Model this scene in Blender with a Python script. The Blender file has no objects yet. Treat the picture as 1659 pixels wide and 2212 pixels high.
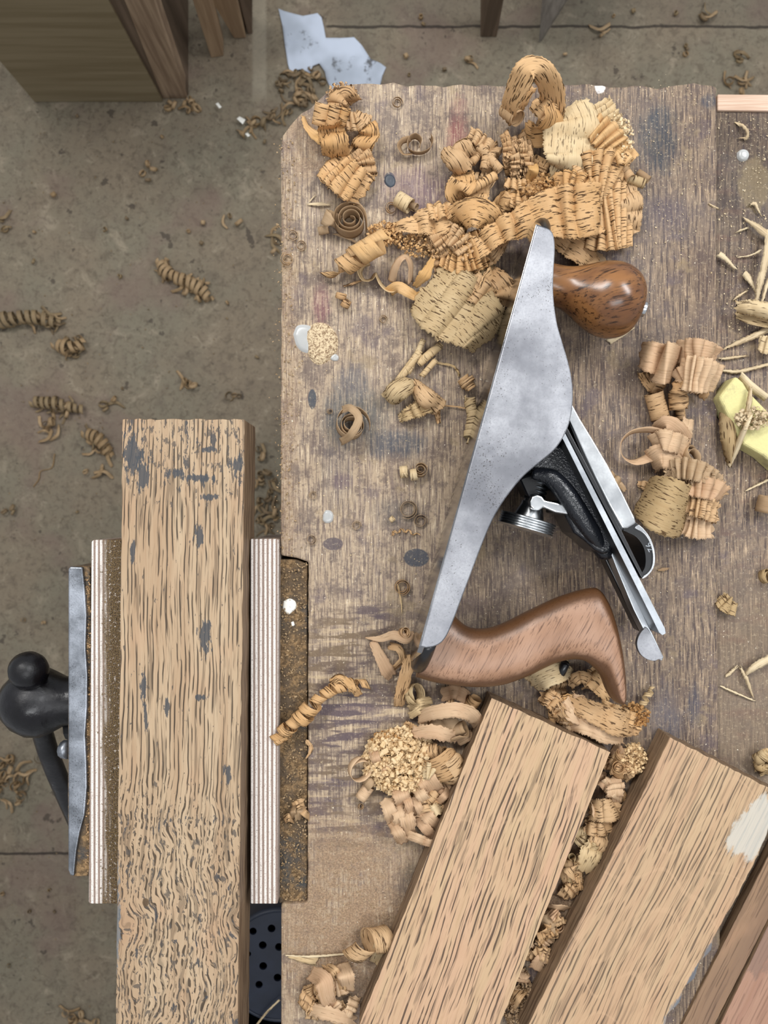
import bpy, math, random
from mathutils import Vector, Matrix, noise as mnoise
random.seed(7)
SC = bpy.context.scene
COL = SC.collection
# ---------------------------------------------------------------- camera
CAMZ, BZ, FPX = 1.36, 0.86, 1740.0      # camera height, bench top height, focal length in pixels of the 1659x2212 frame
cd = bpy.data.cameras.new('camera'); cam = bpy.data.objects.new('camera', cd); COL.objects.link(cam)
cam.location = (0, 0, CAMZ); cam.rotation_euler = (0, 0, 0)
cd.sensor_fit = 'VERTICAL'; cd.sensor_height = 36.0; cd.sensor_width = 27.0
cd.lens = 36.0 * FPX / 2212.0
cd.clip_start = 0.01; cd.clip_end = 50
cd.dof.use_dof = True; cd.dof.focus_distance = 0.478; cd.dof.aperture_fstop = 16
SC.camera = cam
# ---------------------------------------------------------------- light
W = bpy.data.worlds.new('room_light'); SC.world = W; W.use_nodes = True
W.node_tree.nodes['Background'].inputs[0].default_value = (0.93, 0.96, 1.0, 1)
W.node_tree.nodes['Background'].inputs[1].default_value = 0.55
def area(name, loc, target, sx, sy, power, col=(1, 1, 1)):
    l = bpy.data.lights.new(name, 'AREA'); l.shape = 'RECTANGLE'; l.size = sx; l.size_y = sy; l.energy = power; l.color = col
    o = bpy.data.objects.new(name, l); COL.objects.link(o); o.location = loc
    d = Vector(target) - Vector(loc); o.rotation_euler = d.to_track_quat('-Z', 'Y').to_euler(); return o
area('ceiling_or_fill_lamp', (-0.75, 1.15, 2.7), (0, 0, BZ), 1.1, 0.3, 34, (1.0, 0.985, 0.96))
area('ceiling_or_fill_lamp', (1.15, 0.8, 2.7), (0, 0, BZ), 1.1, 0.3, 32, (0.97, 0.985, 1.0))
area('ceiling_or_fill_lamp', (0.2, -0.62, 2.75), (0, 0, BZ), 1.1, 0.3, 11, (0.97, 0.985, 1.0))  # unseen fill, added to brighten the lower end of the plane cheek
SC.view_settings.view_transform = 'Standard'; SC.view_settings.look = 'None'
SC.view_settings.exposure = 0.0; SC.view_settings.gamma = 1.0
SC.view_settings.use_curve_mapping = False

# ---------------------------------------------------------------- helpers
def P(px, py, h=0.0):
    """pixel of the photograph -> world point h mm above the bench top"""
    z = BZ + h / 1000.0; k = (CAMZ - z) / FPX
    return Vector(((px - 829.5) * k, (1106 - py) * k, z))
FL = -BZ * 1000
def PF(px, py, h=0.0): return P(px, py, FL + h)      # h mm above the floor
def lin(c):
    if isinstance(c, str):
        c = c.lstrip('#'); c = [int(c[i:i+2], 16) / 255 for i in (0, 2, 4)]
    return tuple(x / 12.92 if x < 0.04045 else ((x + 0.055) / 1.055) ** 2.4 for x in c) + (1.0,)
def props(o, label=None, cat=None, group=None, kind=None):
    if label: o['label'] = label
    if cat: o['category'] = cat
    if group: o['group'] = group
    if kind: o['kind'] = kind
    return o
def thing(name, loc, label, cat, group=None, rotz=0):
    o = bpy.data.objects.new(name, None); COL.objects.link(o); o.location = loc; o.rotation_euler = (0, 0, rotz)
    o.empty_display_size = 0.02
    return props(o, label, cat, group)
def mesh(name, V, F, mat, parent=None, loc=None, rotz=0.0, smooth=True, uv=None, bevel=0, seg=3, solid=0, subsurf=0, auto=None):
    """V in world coordinates; stored relative to parent (an unscaled empty or mesh) or to loc/rotz"""
    if parent is not None:
        M = parent_matrix(parent)
    else:
        if loc is None:
            xs = [v[0] for v in V]; ys = [v[1] for v in V]; zs = [v[2] for v in V]
            loc = ((min(xs) + max(xs)) / 2, (min(ys) + max(ys)) / 2, min(zs))
        M = Matrix.Translation(loc) @ Matrix.Rotation(rotz, 4, 'Z')
    Mi = M.inverted()
    me = bpy.data.meshes.new(name)
    me.from_pydata([tuple(Mi @ Vector(v)) for v in V], [], F); me.update()
    if smooth: me.polygons.foreach_set('use_smooth', [True] * len(me.polygons))
    if uv:
        L = me.uv_layers.new(name='uv'); d = []
        for lp in me.loops: d.extend(uv[lp.vertex_index])
        L.data.foreach_set('uv', d)
    o = bpy.data.objects.new(name, me); COL.objects.link(o)
    if parent is not None: o.parent = parent
    else: o.location = loc; o.rotation_euler = (0, 0, rotz)
    for m in (mat if isinstance(mat, (list, tuple)) else [mat]): me.materials.append(m)
    if bevel:
        b = o.modifiers.new('bevel', 'BEVEL'); b.width = bevel; b.segments = seg; b.limit_method = 'ANGLE'; b.angle_limit = math.radians(35)
        b.harden_normals = False
    if solid:
        s = o.modifiers.new('solid', 'SOLIDIFY'); s.thickness = solid; s.offset = 0
    if subsurf:
        s = o.modifiers.new('sub', 'SUBSURF'); s.levels = subsurf; s.render_levels = subsurf
    if auto is not None:
        e = o.modifiers.new('split', 'EDGE_SPLIT'); e.split_angle = math.radians(auto)
    return o
def parent_matrix(p):
    M = Matrix.Translation(p.location) @ p.rotation_euler.to_matrix().to_4x4()
    return parent_matrix(p.parent) @ M if p.parent else M
def extr(pts, z0, z1):
    """polygon of world points (x,y) extruded between z0 and z1 (world metres)"""
    n = len(pts); a = sum(pts[i][0] * pts[(i+1) % n][1] - pts[(i+1) % n][0] * pts[i][1] for i in range(n))
    if a < 0: pts = pts[::-1]
    V = [(p[0], p[1], z0) for p in pts] + [(p[0], p[1], z1) for p in pts]
    F = [tuple(range(n))[::-1], tuple(range(n, 2 * n))] + [(i, (i + 1) % n, n + (i + 1) % n, n + i) for i in range(n)]
    return V, F
def pxpoly(pts, h): return [P(x, y, h) for x, y in pts]
def slab(name, pts, htop, hbot, mat, parent=None, bevel=0.0, **k):
    """pixel polygon read at height htop (mm over bench), extruded straight down to hbot"""
    V, F = extr([(p.x, p.y) for p in pxpoly(pts, htop)], BZ + hbot / 1000, BZ + htop / 1000)
    return mesh(name, V, F, mat, parent, smooth=False, bevel=bevel, **k)
def grid_faces(n, m, wrap=False):
    F = []
    for i in range(n - 1):
        for j in range(m - (0 if wrap else 1)):
            j2 = (j + 1) % m
            F.append((i * m + j, i * m + j2, (i + 1) * m + j2, (i + 1) * m + j))
    return F
def loft(secs, cap=True):
    m = len(secs[0]); V = [tuple(p) for s in secs for p in s]; F = grid_faces(len(secs), m, True)
    if cap:
        F.append(tuple(range(m))[::-1]); F.append(tuple(range((len(secs) - 1) * m, len(secs) * m)))
    return V, F
def revolve(o, d, prof, n=40):
    """prof: list of (distance along d, radius), world units"""
    d = Vector(d).normalized(); u = d.orthogonal().normalized(); v = d.cross(u)
    secs = [[Vector(o) + d * s + (u * math.cos(2*math.pi*k/n) + v * math.sin(2*math.pi*k/n)) * r for k in range(n)] for s, r in prof]
    return loft(secs)
def cr(pts, n):
    """Catmull-Rom resample of tuples to n points"""
    pts = [tuple(map(float, p)) for p in pts]
    if len(pts) == 1: return pts * n
    Q = [tuple(2*a-b for a, b in zip(pts[0], pts[1]))] + pts + [tuple(2*a-b for a, b in zip(pts[-1], pts[-2]))]
    segs = len(pts) - 1; out = []
    for i in range(n):
        t = i / (n - 1) * segs; k = min(int(t), segs - 1); f = t - k
        a, b, c, d = Q[k:k+4]
        out.append(tuple(0.5 * (2*q + (r-p)*f + (2*p-5*q+4*r-s)*f*f + (3*q-p-3*r+s)*f**3) for p, q, r, s in zip(a, b, c, d)))
    return out
def lerp(L, t):
    if not isinstance(L, (list, tuple)): return L
    if len(L) == 1: return L[0]
    t = max(0, min(1, t)) * (len(L) - 1); k = min(int(t), len(L) - 2); return L[k] + (L[k+1] - L[k]) * (t - k)
def tube(path, rad, n=12, ns=None):
    """path: world points, rad: number or list"""
    ns = ns or len(path); pts = [Vector(p) for p in cr(path, ns)]; secs = []; ref = None
    for i, p in enumerate(pts):
        t = (pts[min(i+1, ns-1)] - pts[max(i-1, 0)]).normalized()
        ref = (Vector((0, 0, 1)) if abs(t.z) < 0.9 else Vector((1, 0, 0))) if ref is None else ref
        u = (ref - t * ref.dot(t)).normalized(); ref = u; v = t.cross(u); r = lerp(rad, i / (ns - 1))
        secs.append([p + (u * math.cos(2*math.pi*k/n) + v * math.sin(2*math.pi*k/n)) * r for k in range(n)])
    return loft(secs)
def boxv(x0, x1, y0, y1, z0, z1): return extr([(x0, y0), (x1, y0), (x1, y1), (x0, y1)], z0, z1)
def merge(*VF):
    V = []; F = []
    for v, f in VF:
        o = len(V); V += list(v); F += [tuple(i + o for i in q) for q in f]
    return V, F

# ---------------------------------------------------------------- node builder
class G:
    def __init__(s, name, rough=0.8, metal=0.0, spec=0.3):
        s.m = bpy.data.materials.new(name); s.m.use_nodes = True; s.t = s.m.node_tree
        s.b = s.t.nodes['Principled BSDF']; s.b.inputs['Roughness'].default_value = rough
        s.b.inputs['Metallic'].default_value = metal; s.b.inputs['Specular IOR Level'].default_value = spec
        s.tc = s.t.nodes.new('ShaderNodeTexCoord'); s.oi = s.t.nodes.new('ShaderNodeObjectInfo')
    def new(s, ty): return s.t.nodes.new('ShaderNode' + ty)
    def set(s, sock, v):
        if isinstance(v, bpy.types.NodeSocket): s.t.links.new(v, sock)
        elif v is not None: sock.default_value = v
    def ma(s, op, a, b=None, c=None):
        n = s.new('Math'); n.operation = op; s.set(n.inputs[0], a)
        if b is not None: s.set(n.inputs[1], b)
        if c is not None: s.set(n.inputs[2], c)
        return n.outputs[0]
    def add(s, a, b): return s.ma('ADD', a, b)
    def mul(s, a, b): return s.ma('MULTIPLY', a, b)
    def sub(s, a, b): return s.ma('SUBTRACT', a, b)
    def mx(s, a, b): return s.ma('MAXIMUM', a, b)
    def obj(s): return s.tc.outputs['Object']
    def uv(s): return s.tc.outputs['UV']
    def sep(s, v):
        n = s.new('SeparateXYZ'); s.set(n.inputs[0], v); return n.outputs
    def comb(s, x, y, z=0.0):
        n = s.new('CombineXYZ'); s.set(n.inputs[0], x); s.set(n.inputs[1], y); s.set(n.inputs[2], z); return n.outputs[0]
    def noise(s, v, scale=1.0, detail=3, rough=0.55, dist=0.0, color=False):
        n = s.new('TexNoise'); s.set(n.inputs['Vector'], v); n.inputs['Scale'].default_value = scale
        n.inputs['Detail'].default_value = detail; n.inputs['Roughness'].default_value = rough; n.inputs['Distortion'].default_value = dist
        return n.outputs['Color' if color else 'Fac']
    def vor(s, v, scale=1.0, feature='F1', out='Distance', rnd=1.0):
        n = s.new('TexVoronoi'); n.feature = feature; s.set(n.inputs['Vector'], v); n.inputs['Scale'].default_value = scale
        n.inputs['Randomness'].default_value = rnd; return n.outputs[out]
    def sm(s, x, lo, hi, a=0.0, b=1.0):
        n = s.new('MapRange'); n.interpolation_type = 'SMOOTHSTEP'; s.set(n.inputs['Value'], x)
        if lo > hi: lo, hi, a, b = hi, lo, b, a
        n.inputs['From Min'].default_value = lo; n.inputs['From Max'].default_value = hi
        n.inputs['To Min'].default_value = a; n.inputs['To Max'].default_value = b; return n.outputs[0]
    def mix(s, f, a, b, mode='MIX'):
        n = s.new('Mix'); n.data_type = 'RGBA'; n.blend_type = mode; s.set(n.inputs[0], f)
        s.set(n.inputs[6], lin(a) if isinstance(a, str) else a); s.set(n.inputs[7], lin(b) if isinstance(b, str) else b); return n.outputs[2]
    def blob(s, x, y, cx, cy, rx, ry, wob, amp=0.5, lo=1.0, hi=0.75):
        dx = s.mul(s.sub(x, cx), 1.0 / rx); dy = s.mul(s.sub(y, cy), 1.0 / ry)
        d = s.ma('SQRT', s.add(s.mul(dx, dx), s.mul(dy, dy)))
        d = s.add(d, s.mul(s.sub(wob, 0.5), amp))
        return s.sm(d, hi, lo, 1.0, 0.0)
    def out(s, color, bump=None, bs=0.3, bd=0.001, rough=None):
        s.set(s.b.inputs['Base Color'], lin(color) if isinstance(color, str) else color)
        if rough is not None: s.set(s.b.inputs['Roughness'], rough)
        if bump is not None:
            n = s.new('Bump'); n.inputs['Strength'].default_value = bs; n.inputs['Distance'].default_value = bd
            s.set(n.inputs['Height'], bump); s.set(s.b.inputs['Normal'], n.outputs[0])
        return s.m
def simple(name, col, rough=0.6, metal=0.0, spec=0.4, var=0.12, scale=60, bump=0.0):
    g = G(name, rough, metal, spec); n = g.noise(g.obj(), scale, 4)
    c = lin(col) if isinstance(col, str) else col
    d = tuple(max(0, x * (1 - var * 2)) for x in c[:3]) + (1,); l = tuple(min(1, x * (1 + var * 2)) for x in c[:3]) + (1,)
    return g.out(g.mix(g.sm(n, 0.3, 0.7), d, l), n if bump else None, bump, 0.0005)
# ---------------------------------------------------------------- materials of the setting
def mat_bench(name, darker=0.0, dusty=0.0, main=True):
    g = G(name, 0.62, 0, 0.35)
    s = g.sep(g.obj()); x = g.add(g.mul(s[0], 34.8), 8.3); y = g.sub(11.06, g.mul(s[1], 34.8))     # hundreds of photo pixels at bench height
    v = g.comb(x, y)
    warp = g.noise(g.comb(g.mul(x, 0.8), g.mul(y, 0.15)), 1, 2)
    xs = g.add(x, g.mul(warp, 0.25))
    fine = g.noise(g.comb(g.mul(xs, 22), g.mul(y, 1.3)), 1, 4, 0.65)
    fin2 = g.noise(g.comb(g.mul(xs, 9), g.mul(y, 0.35)), 1, 3, 0.6)
    big = g.noise(v, 0.55, 4, 0.6); med = g.noise(v, 1.7, 5, 0.65); spot = g.noise(v, 6, 4, 0.7); tiny = g.noise(v, 26, 3, 0.7)
    right = g.sm(g.add(x, g.mul(g.sub(big, 0.5), 5)), 8.8, 12.5)
    base = g.mix(right, '#a6927a', '#85725f')
    c = g.mix(g.sm(fine, 0.44, 0.61), base, g.mix(right, '#6f5f54', '#4b3e3a'))
    c = g.mix(g.mul(g.sm(fin2, 0.5, 0.7), 0.5), c, g.mix(right, '#85746a', '#574a45'))
    c = g.mix(g.mul(g.sm(g.noise(g.comb(g.mul(xs, 30), g.mul(y, 1.8), 3.0), 1, 3), 0.56, 0.7), 0.7), c, g.mix(right, '#dcc8aa', '#c2a88a'))
    c = g.mix(g.mul(g.sm(g.add(g.mul(med, 0.7), g.mul(spot, 0.3)), 0.48, 0.6), 0.7), c, '#5f514b')           # grime
    c = g.mix(g.mul(g.sm(g.noise(g.comb(x, y, 5.0), 1.2, 4, 0.6), 0.57, 0.68), 0.55), c, '#584c52')          # purple stains
    c = g.mix(g.mul(g.sm(g.noise(g.comb(x, y, 9.0), 1.5, 4, 0.6), 0.6, 0.68), 0.5), c, '#8d7a5e')            # dried dust
    if main:
        w = med; brk = g.sm(g.add(g.mul(fine, .55), g.mul(spot, .45)), .38, .55, .5, 1.0)
        st = [(7.7, 9.0, 1.0, 0.8, '#4c4e4c', .75), (8.6, 9.6, .9, .45, '#3f434b', .85), (7.6, 8.3, .5, .5, '#4f545c', .5), (10.0, 13.1, .9, .3, '#5a4a4c', .6),
              (8.42, 3.88, .12, .16, '#3d4048', .95), (6.75, 8.62, .09, .22, '#3a4048', .91), (9.1, 4.2, 1.1, .7, '#6a4f62', .45), (9.9, 3.0, .3, 1.0, '#8c3f45', .45),
              (6.95, 6.6, .25, .75, '#74404a', .55), (14.2, 3.0, .6, 1.0, '#343a42', .85), (13.9, 4.6, .9, .5, '#4a4145', .6), (15.2, 6.0, .3, 1.6, '#564640', .5), (13.4, 11.8, .9, .8, '#574a44', .45), (15.3, 2.2, .25, .2, '#3b3f4a', .7), (7.25, 9.65, .5, 1.6, '#4f5054', .35),
              (9.0, 12.05, .28, .2, '#42454d', .93), (7.2, 11.75, .22, .14, '#554a4c', .91), (7.35, 10.4, .3, .22, '#5d4c52', .7), (8.6, 11.1, .7, .45, '#5a5450', .6),
              (14.5, 4.6, .5, .5, '#4c4048', .6), (13.6, 8.1, .8, .5, '#5f5048', .4), (12.0, 13.2, 1.5, .6, '#61544c', .4), (6.4, 12.5, .3, .7, '#5d5148', .5),
              (7.3, 16.9, .5, .14, '#4d4250', .8), (7.0, 17.3, .5, .14, '#574a50', .6), (7.2, 18.2, .9, .15, '#5d5048', .5), (7.6, 15.3, 1.2, .1, '#5b4a50', .7),
              (9.3, 15.1, 1.2, .16, '#5d5049', .6), (14.4, 15.6, .45, 1.0, '#58555c', .7), (15.0, 15.2, .2, .6, '#3f4250', .6), (8.95, 18.9, .45, .3, '#57514c', .8),
              (7.2, 20.4, 1.3, .5, '#7a6a5a', .45), (8.4, 6.0, .6, .3, '#4a3f4a', .45), (10.8, 13.6, .5, .3, '#574a45', .6), (11.6, 12.1, .4, .9, '#5f4f46', .35),
              (12.7, 2.3, .5, .35, '#6d655f', .6), (12.0, 5.6, .8, .4, '#5c4a44', .5)]
        for cx, cy, rx, ry, col, f in st:
            k_ = .95 if f > .9 else None
            c = g.mix(g.mul(g.mul(g.blob(x, y, cx, cy, rx, ry, g.add(g.mul(med, .6), g.mul(spot, .4)), .3 if k_ else 1.9, 1.05, .9 if k_ else .35), f), 1.0 if k_ else brk), c, col)
        # chatter bands of old saw and plane cuts, lower left
        band = g.noise(g.comb(g.mul(x, 0.9), g.mul(y, 5.5)), 1, 3, 0.5)
        msk = g.blob(x, y, 7.7, 15.8, 1.9, 3.1, big, .4, 1.05, .75)
        c = g.mix(g.mul(g.mul(g.sm(band, 0.48, 0.56), msk), 0.95), c, g.mix(g.sm(big, .4, .6), '#54464a', '#6f5d49'))
        c = g.mix(g.mul(g.mul(g.sm(band, 0.42, 0.32), msk), 0.5), c, '#c2ab88')
        # sawdust film
        sd = g.mx(g.blob(x, y, 7.4, 20.0, 2.2, 2.8, w, 1.8, 1.15, .3), g.blob(x, y, 7.5, 18.6, 1.8, 1.1, w, 2.2, 1.1, .2))
        sd = g.mx(sd, g.mul(g.blob(x, y, 6.15, 8.6, .35, 6.5, w, 2.2, 1.2, .3), .55))
        sd = g.mx(sd, g.mul(g.blob(x, y, 12.5, 19.6, 1.2, 3.2, w, 1.3), .8))
        sd = g.mx(sd, g.mul(g.blob(x, y, 7.0, 3.1, 1.1, 1.0, w, 1.4), .6))
        c = g.mix(g.mul(sd, g.sm(g.add(g.mul(spot, .5), g.mul(med, .5)), 0.38, 0.52, 0.1, 0.92)), c, g.mix(g.sm(tiny, .35, .65), '#7c6650', '#a08468'))
        for cx, cy, r in ((12.97, 1.9, .13), (14.62, .0, .01)):
            c = g.mix(g.blob(x, y, cx, cy, r, r, spot, .9), c, '#cfcac6')
    else:
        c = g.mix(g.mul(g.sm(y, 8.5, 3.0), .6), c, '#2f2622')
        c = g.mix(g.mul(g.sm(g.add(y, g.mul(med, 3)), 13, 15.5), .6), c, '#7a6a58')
        c = g.mix(g.mul(g.blob(x, y, 16.4, 3.9, .35, .7, med, 1.3), .7), c, '#77674c')
        c = g.mix(g.mul(g.sm(g.noise(g.comb(g.mul(x, 1), g.mul(y, 3)), 1, 3), .5, .7), .3), c, '#6a4a40')
    c = g.mix(g.mul(g.sm(g.noise(v, 12, 5, 0.7), .52, .66), .35), c, '#52463f'); c = g.mix(g.mul(g.sm(g.noise(v, 14, 4, 0.7), .54, .68), .3), c, '#cdbb9c')
    c = g.mix(g.sm(g.noise(v, 17, 2, 0.5), 0.71, 0.75), c, '#d8cdb8')                                         # pale specks
    c = g.mix(g.mul(g.sm(g.noise(g.comb(y, x), 19, 2, 0.5), 0.27, 0.22), 0.8), c, '#362c28')
    if darker: c = g.mix(darker, c, '#3a2e28')
    h = g.add(g.mul(fine, 0.6), g.add(g.mul(spot, 0.5), g.mul(tiny, 0.35)))
    return g.out(c, h, 0.55, 0.0012, g.sm(big, 0.35, 0.7, 0.45, 0.8))
def mat_floor():
    g = G('shop_floor_concrete', 0.75, 0, 0.3); s = g.sep(g.obj())
    x = g.add(g.mul(s[0], 12.79), 8.3); y = g.sub(11.06, g.mul(s[1], 12.79)); v = g.comb(x, y)
    a = g.noise(v, 0.45, 5, 0.6); b = g.noise(v, 1.6, 6, 0.65, 0.6); c2 = g.noise(v, 9, 4, 0.7); d = g.noise(v, 30, 2)
    c = g.mix(g.sm(a, 0.35, 0.65), '#776b5a', '#726b5b')
    c = g.mix(g.mul(g.sm(b, 0.5, 0.72), 0.6), c, '#62574b')
    c = g.mix(g.mul(g.sm(b, 0.45, 0.3), 0.6), c, '#948875')
    c = g.mix(g.mul(g.sm(c2, 0.5, 0.7), 0.6), c, '#544a40'); c = g.mix(g.mul(g.sm(g.noise(v, 5, 6, .75, .8), .5, .64), .55), c, '#51473b'); c = g.mix(g.mul(g.sm(g.noise(v, 4, 6, .75, .8), .42, .3), .5), c, '#978c79')
    c = g.mix(g.mul(g.sm(g.noise(g.comb(x, y, 4.0), 0.5, 3), 0.52, 0.66), 0.45), c, '#6e5a52')
    c = g.mix(g.mul(g.sm(g.noise(g.comb(x, y, 8.0), 3.2, 3, .6), 0.66, 0.7), 0.75), c, '#3e362e')
    c = g.mix(g.mul(g.sm(d, 0.68, 0.75), 0.6), c, '#a39a8a')
    # a pale strip of the old slab and the two slab joints
    c = g.mix(g.mul(g.mul(g.sm(x, 5.42, 5.5), g.sm(x, 5.8, 5.72)), g.mul(g.sm(y, 2.4, 1.8), 0.35)), c, '#a29a88')
    wob = g.mul(g.sub(g.noise(v, 2, 3), 0.5), 0.12)
    for yy, x0 in ((18.43, -20), (0.58, 7.0)):
        j = g.ma('ABSOLUTE', g.sub(g.add(y, wob), yy))
        c = g.mix(g.mul(g.sm(j, 0.045, 0.015), g.mul(g.sm(x, x0, x0 + .1), 0.85)), c, '#241d18')
    c = g.mix(g.mul(g.mul(g.sm(y, 0.6, 0.5), g.sm(x, 6.9, 7.4)), 0.25), c, '#4a443c')
    return g.out(c, g.add(g.mul(b, .6), g.mul(c2, .5)), 0.35, 0.003)
def mat_oak(name, base, dark, seed=0.0, flecks=0.0, dens=0.55, pale=None, across=0.42, along=0.022, ends=None, rays=0.0, strength=1.0, vise=False, tilt=0.0):
    """open-grained oak, grain along local Y; coordinates in mm"""
    g = G(name, 0.6, 0, 0.3); s = g.sep(g.obj()); x = g.mul(s[0], 1000.0); y = g.mul(s[1], 1000.0); z = g.mul(s[2], 1000.0)
    if tilt: x = g.add(x, g.mul(y, tilt))
    w1 = g.noise(g.comb(g.mul(x, 0.02), g.mul(y, 0.008), seed), 1, 2); w2 = g.noise(g.comb(g.mul(x, 0.06), g.mul(y, 0.035), seed + 3), 1, 2)
    low = g.noise(g.comb(g.mul(x, 0.035), g.mul(y, 0.02), seed + 8), 1, 3)
    amp = 9.0
    if vise:
        reg = g.sm(g.add(y, g.mul(w1, 40)), 45, -20)              # wilder figure towards the near end
        amp = g.add(9.0, g.mul(reg, 26.0))
    xw = g.add(g.add(x, g.mul(g.sub(w1, 0.5), amp)), g.mul(g.sub(w2, 0.5), 1.4 if not vise else g.add(1.6, g.mul(reg, 12.0))))
    p1 = g.noise(g.comb(g.mul(xw, across), g.mul(y, along), seed), 1, 3, 0.55)
    p2 = g.noise(g.comb(g.mul(xw, across * 2.1), g.mul(y, along * 2.4), seed + 11), 1, 2, 0.5)
    tint = g.noise(g.comb(g.mul(xw, 0.09), g.mul(y, 0.004), seed + 5), 1, 3)
    c = g.mix(g.sm(tint, 0.35, 0.65), base, pale or base)
    c = g.mix(g.mul(g.sm(low, 0.5, 0.7), 0.3), c, '#b08a6c')
    c = g.mix(g.mul(g.sm(g.noise(g.comb(g.mul(xw, 1.3), g.mul(y, 0.03)), 1, 3), .45, .7), 0.25), c, '#8c6a4c')
    line = g.sm(g.add(g.add(p1, g.mul(reg, .025)) if vise else p1, g.mul(g.sub(low, .5), .12)), dens, dens + 0.07)
    c = g.mix(g.mul(line, 0.45 * strength), c, dark)
    # growth-ring pores: evenly spaced thin lines broken into dashes
    per = 2.45 if vise else 2.7
    jit = g.mul(g.noise(g.comb(g.mul(xw, .12), g.mul(y, .01), seed + 40), 1, 2), 9.0)
    sn = g.ma('SINE', g.add(g.mul(xw, 2 * math.pi / per), jit))
    if vise:
        brk = g.noise(g.comb(g.add(g.mul(xw, .5), g.mul(y, g.mul(reg, .12))), g.add(g.mul(y, g.add(.035, g.mul(reg, .13))), g.mul(x, g.mul(reg, .1))), seed + 41), 1, 2, .5)
        thr2 = g.sub(.47, g.mul(reg, .0))
        l2 = g.mul(g.sm(sn, .35, .75), g.sm(g.sub(brk, thr2), 0, .05))
    else:
        brk = g.noise(g.comb(g.mul(xw, .4), g.mul(y, .03), seed + 41), 1, 2, .5)
        l2 = g.mul(g.sm(sn, .3, .75), g.sm(brk, .485, .54))
    line = g.mx(g.mul(line, .4), l2)
    c = g.mix(g.mul(l2, 0.88 * strength), c, dark)
    c = g.mix(g.mul(g.sm(p2, 0.6, 0.68), 0.35 * strength), c, dark)
    if vise:
        q = g.noise(g.comb(g.mul(xw, 0.26), g.mul(y, 0.075), seed + 20), 1, 5, 0.65)
        near = g.sm(y, 30, -30); top = g.sm(y, 150, 190)
        ctr = g.mx(g.mul(near, 0.8), top)
        thr = g.sub(0.71, g.mul(ctr, 0.125))
        fm = g.sm(g.sub(q, thr), 0.0, 0.025)
        c = g.mix(g.mul(fm, 0.9), c, '#3e3f42')
        q2 = g.noise(g.comb(g.mul(xw, 0.4), g.mul(y, 0.14), seed + 24), 1, 3, 0.6)
        c = g.mix(g.mul(g.sm(g.sub(q2, g.sub(0.66, g.mul(ctr, 0.1))), 0, 0.03), .8), c, '#4a443f')
        sp = [(-30, 196, 5, 13), (-4, 186, 5, 2.6), (9, 183, 9, 2), (15, 200, 5, 1.8), (16, 172, 6, 1.8), (10, 149, 2.6, 7), (14, 90, 3.6, 10), (12, 54, 3.6, 1.8), (-29, 138, 1.3, 9), (-22, 60, 1.8, 8), (-20, 42, 1.3, 8), (-8, 48, 1.6, 6), (28, 10, 2, 7), (-24, 184, 4, 9), (32, 190, 3, 6)]
        xx = x
        for cx, cy, rx, ry in sp:
            c = g.mix(g.mul(g.blob(xx, y, cx, cy, rx, ry, g.noise(g.comb(g.mul(x, .45), g.mul(y, .09)), 1, 4, .7), 4.5, 1.0, .8), .9), c, '#3c4045')
        c = g.mix(g.mul(g.blob(x, y, -38, -80, 4, 40, q2, 2.0), .8), c, '#5d666c')
        c = g.mix(g.mul(g.blob(x, y, -19, -67, 2.3, 2.8, q, .6), .9), c, '#55432f')
    if rays:
        r = g.noise(g.comb(g.add(g.mul(x, 0.03), g.mul(y, 0.008)), g.sub(g.mul(y, 0.022), g.mul(x, 0.01)), seed + 30), 1, 0, 0.3, .4)
        rr = g.ma('ABSOLUTE', g.sub(r, 0.5))
        c = g.mix(g.mul(g.sm(rr, 0.02, 0.008), rays), c, '#c2a180')
    if ends:      # grey weathered patches: list of (cx,cy,rx,ry,colour,strength)
        for cx, cy, rx, ry, col, f in ends:
            c = g.mix(g.mul(g.blob(x, y, cx, cy, rx, ry, g.noise(g.comb(g.mul(x, .12), g.mul(y, .06)), 1, 4, .7), 1.6), f), c, col)
    # side faces are coloured a darker brown than the top face
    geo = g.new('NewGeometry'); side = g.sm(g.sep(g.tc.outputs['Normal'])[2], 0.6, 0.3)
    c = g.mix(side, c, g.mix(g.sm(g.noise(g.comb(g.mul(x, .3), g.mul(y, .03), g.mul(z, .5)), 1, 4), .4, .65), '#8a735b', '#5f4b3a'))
    return g.out(c, g.add(g.mul(line, -0.8), g.mul(tint, 0.2)), 0.35, 0.0006)
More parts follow.
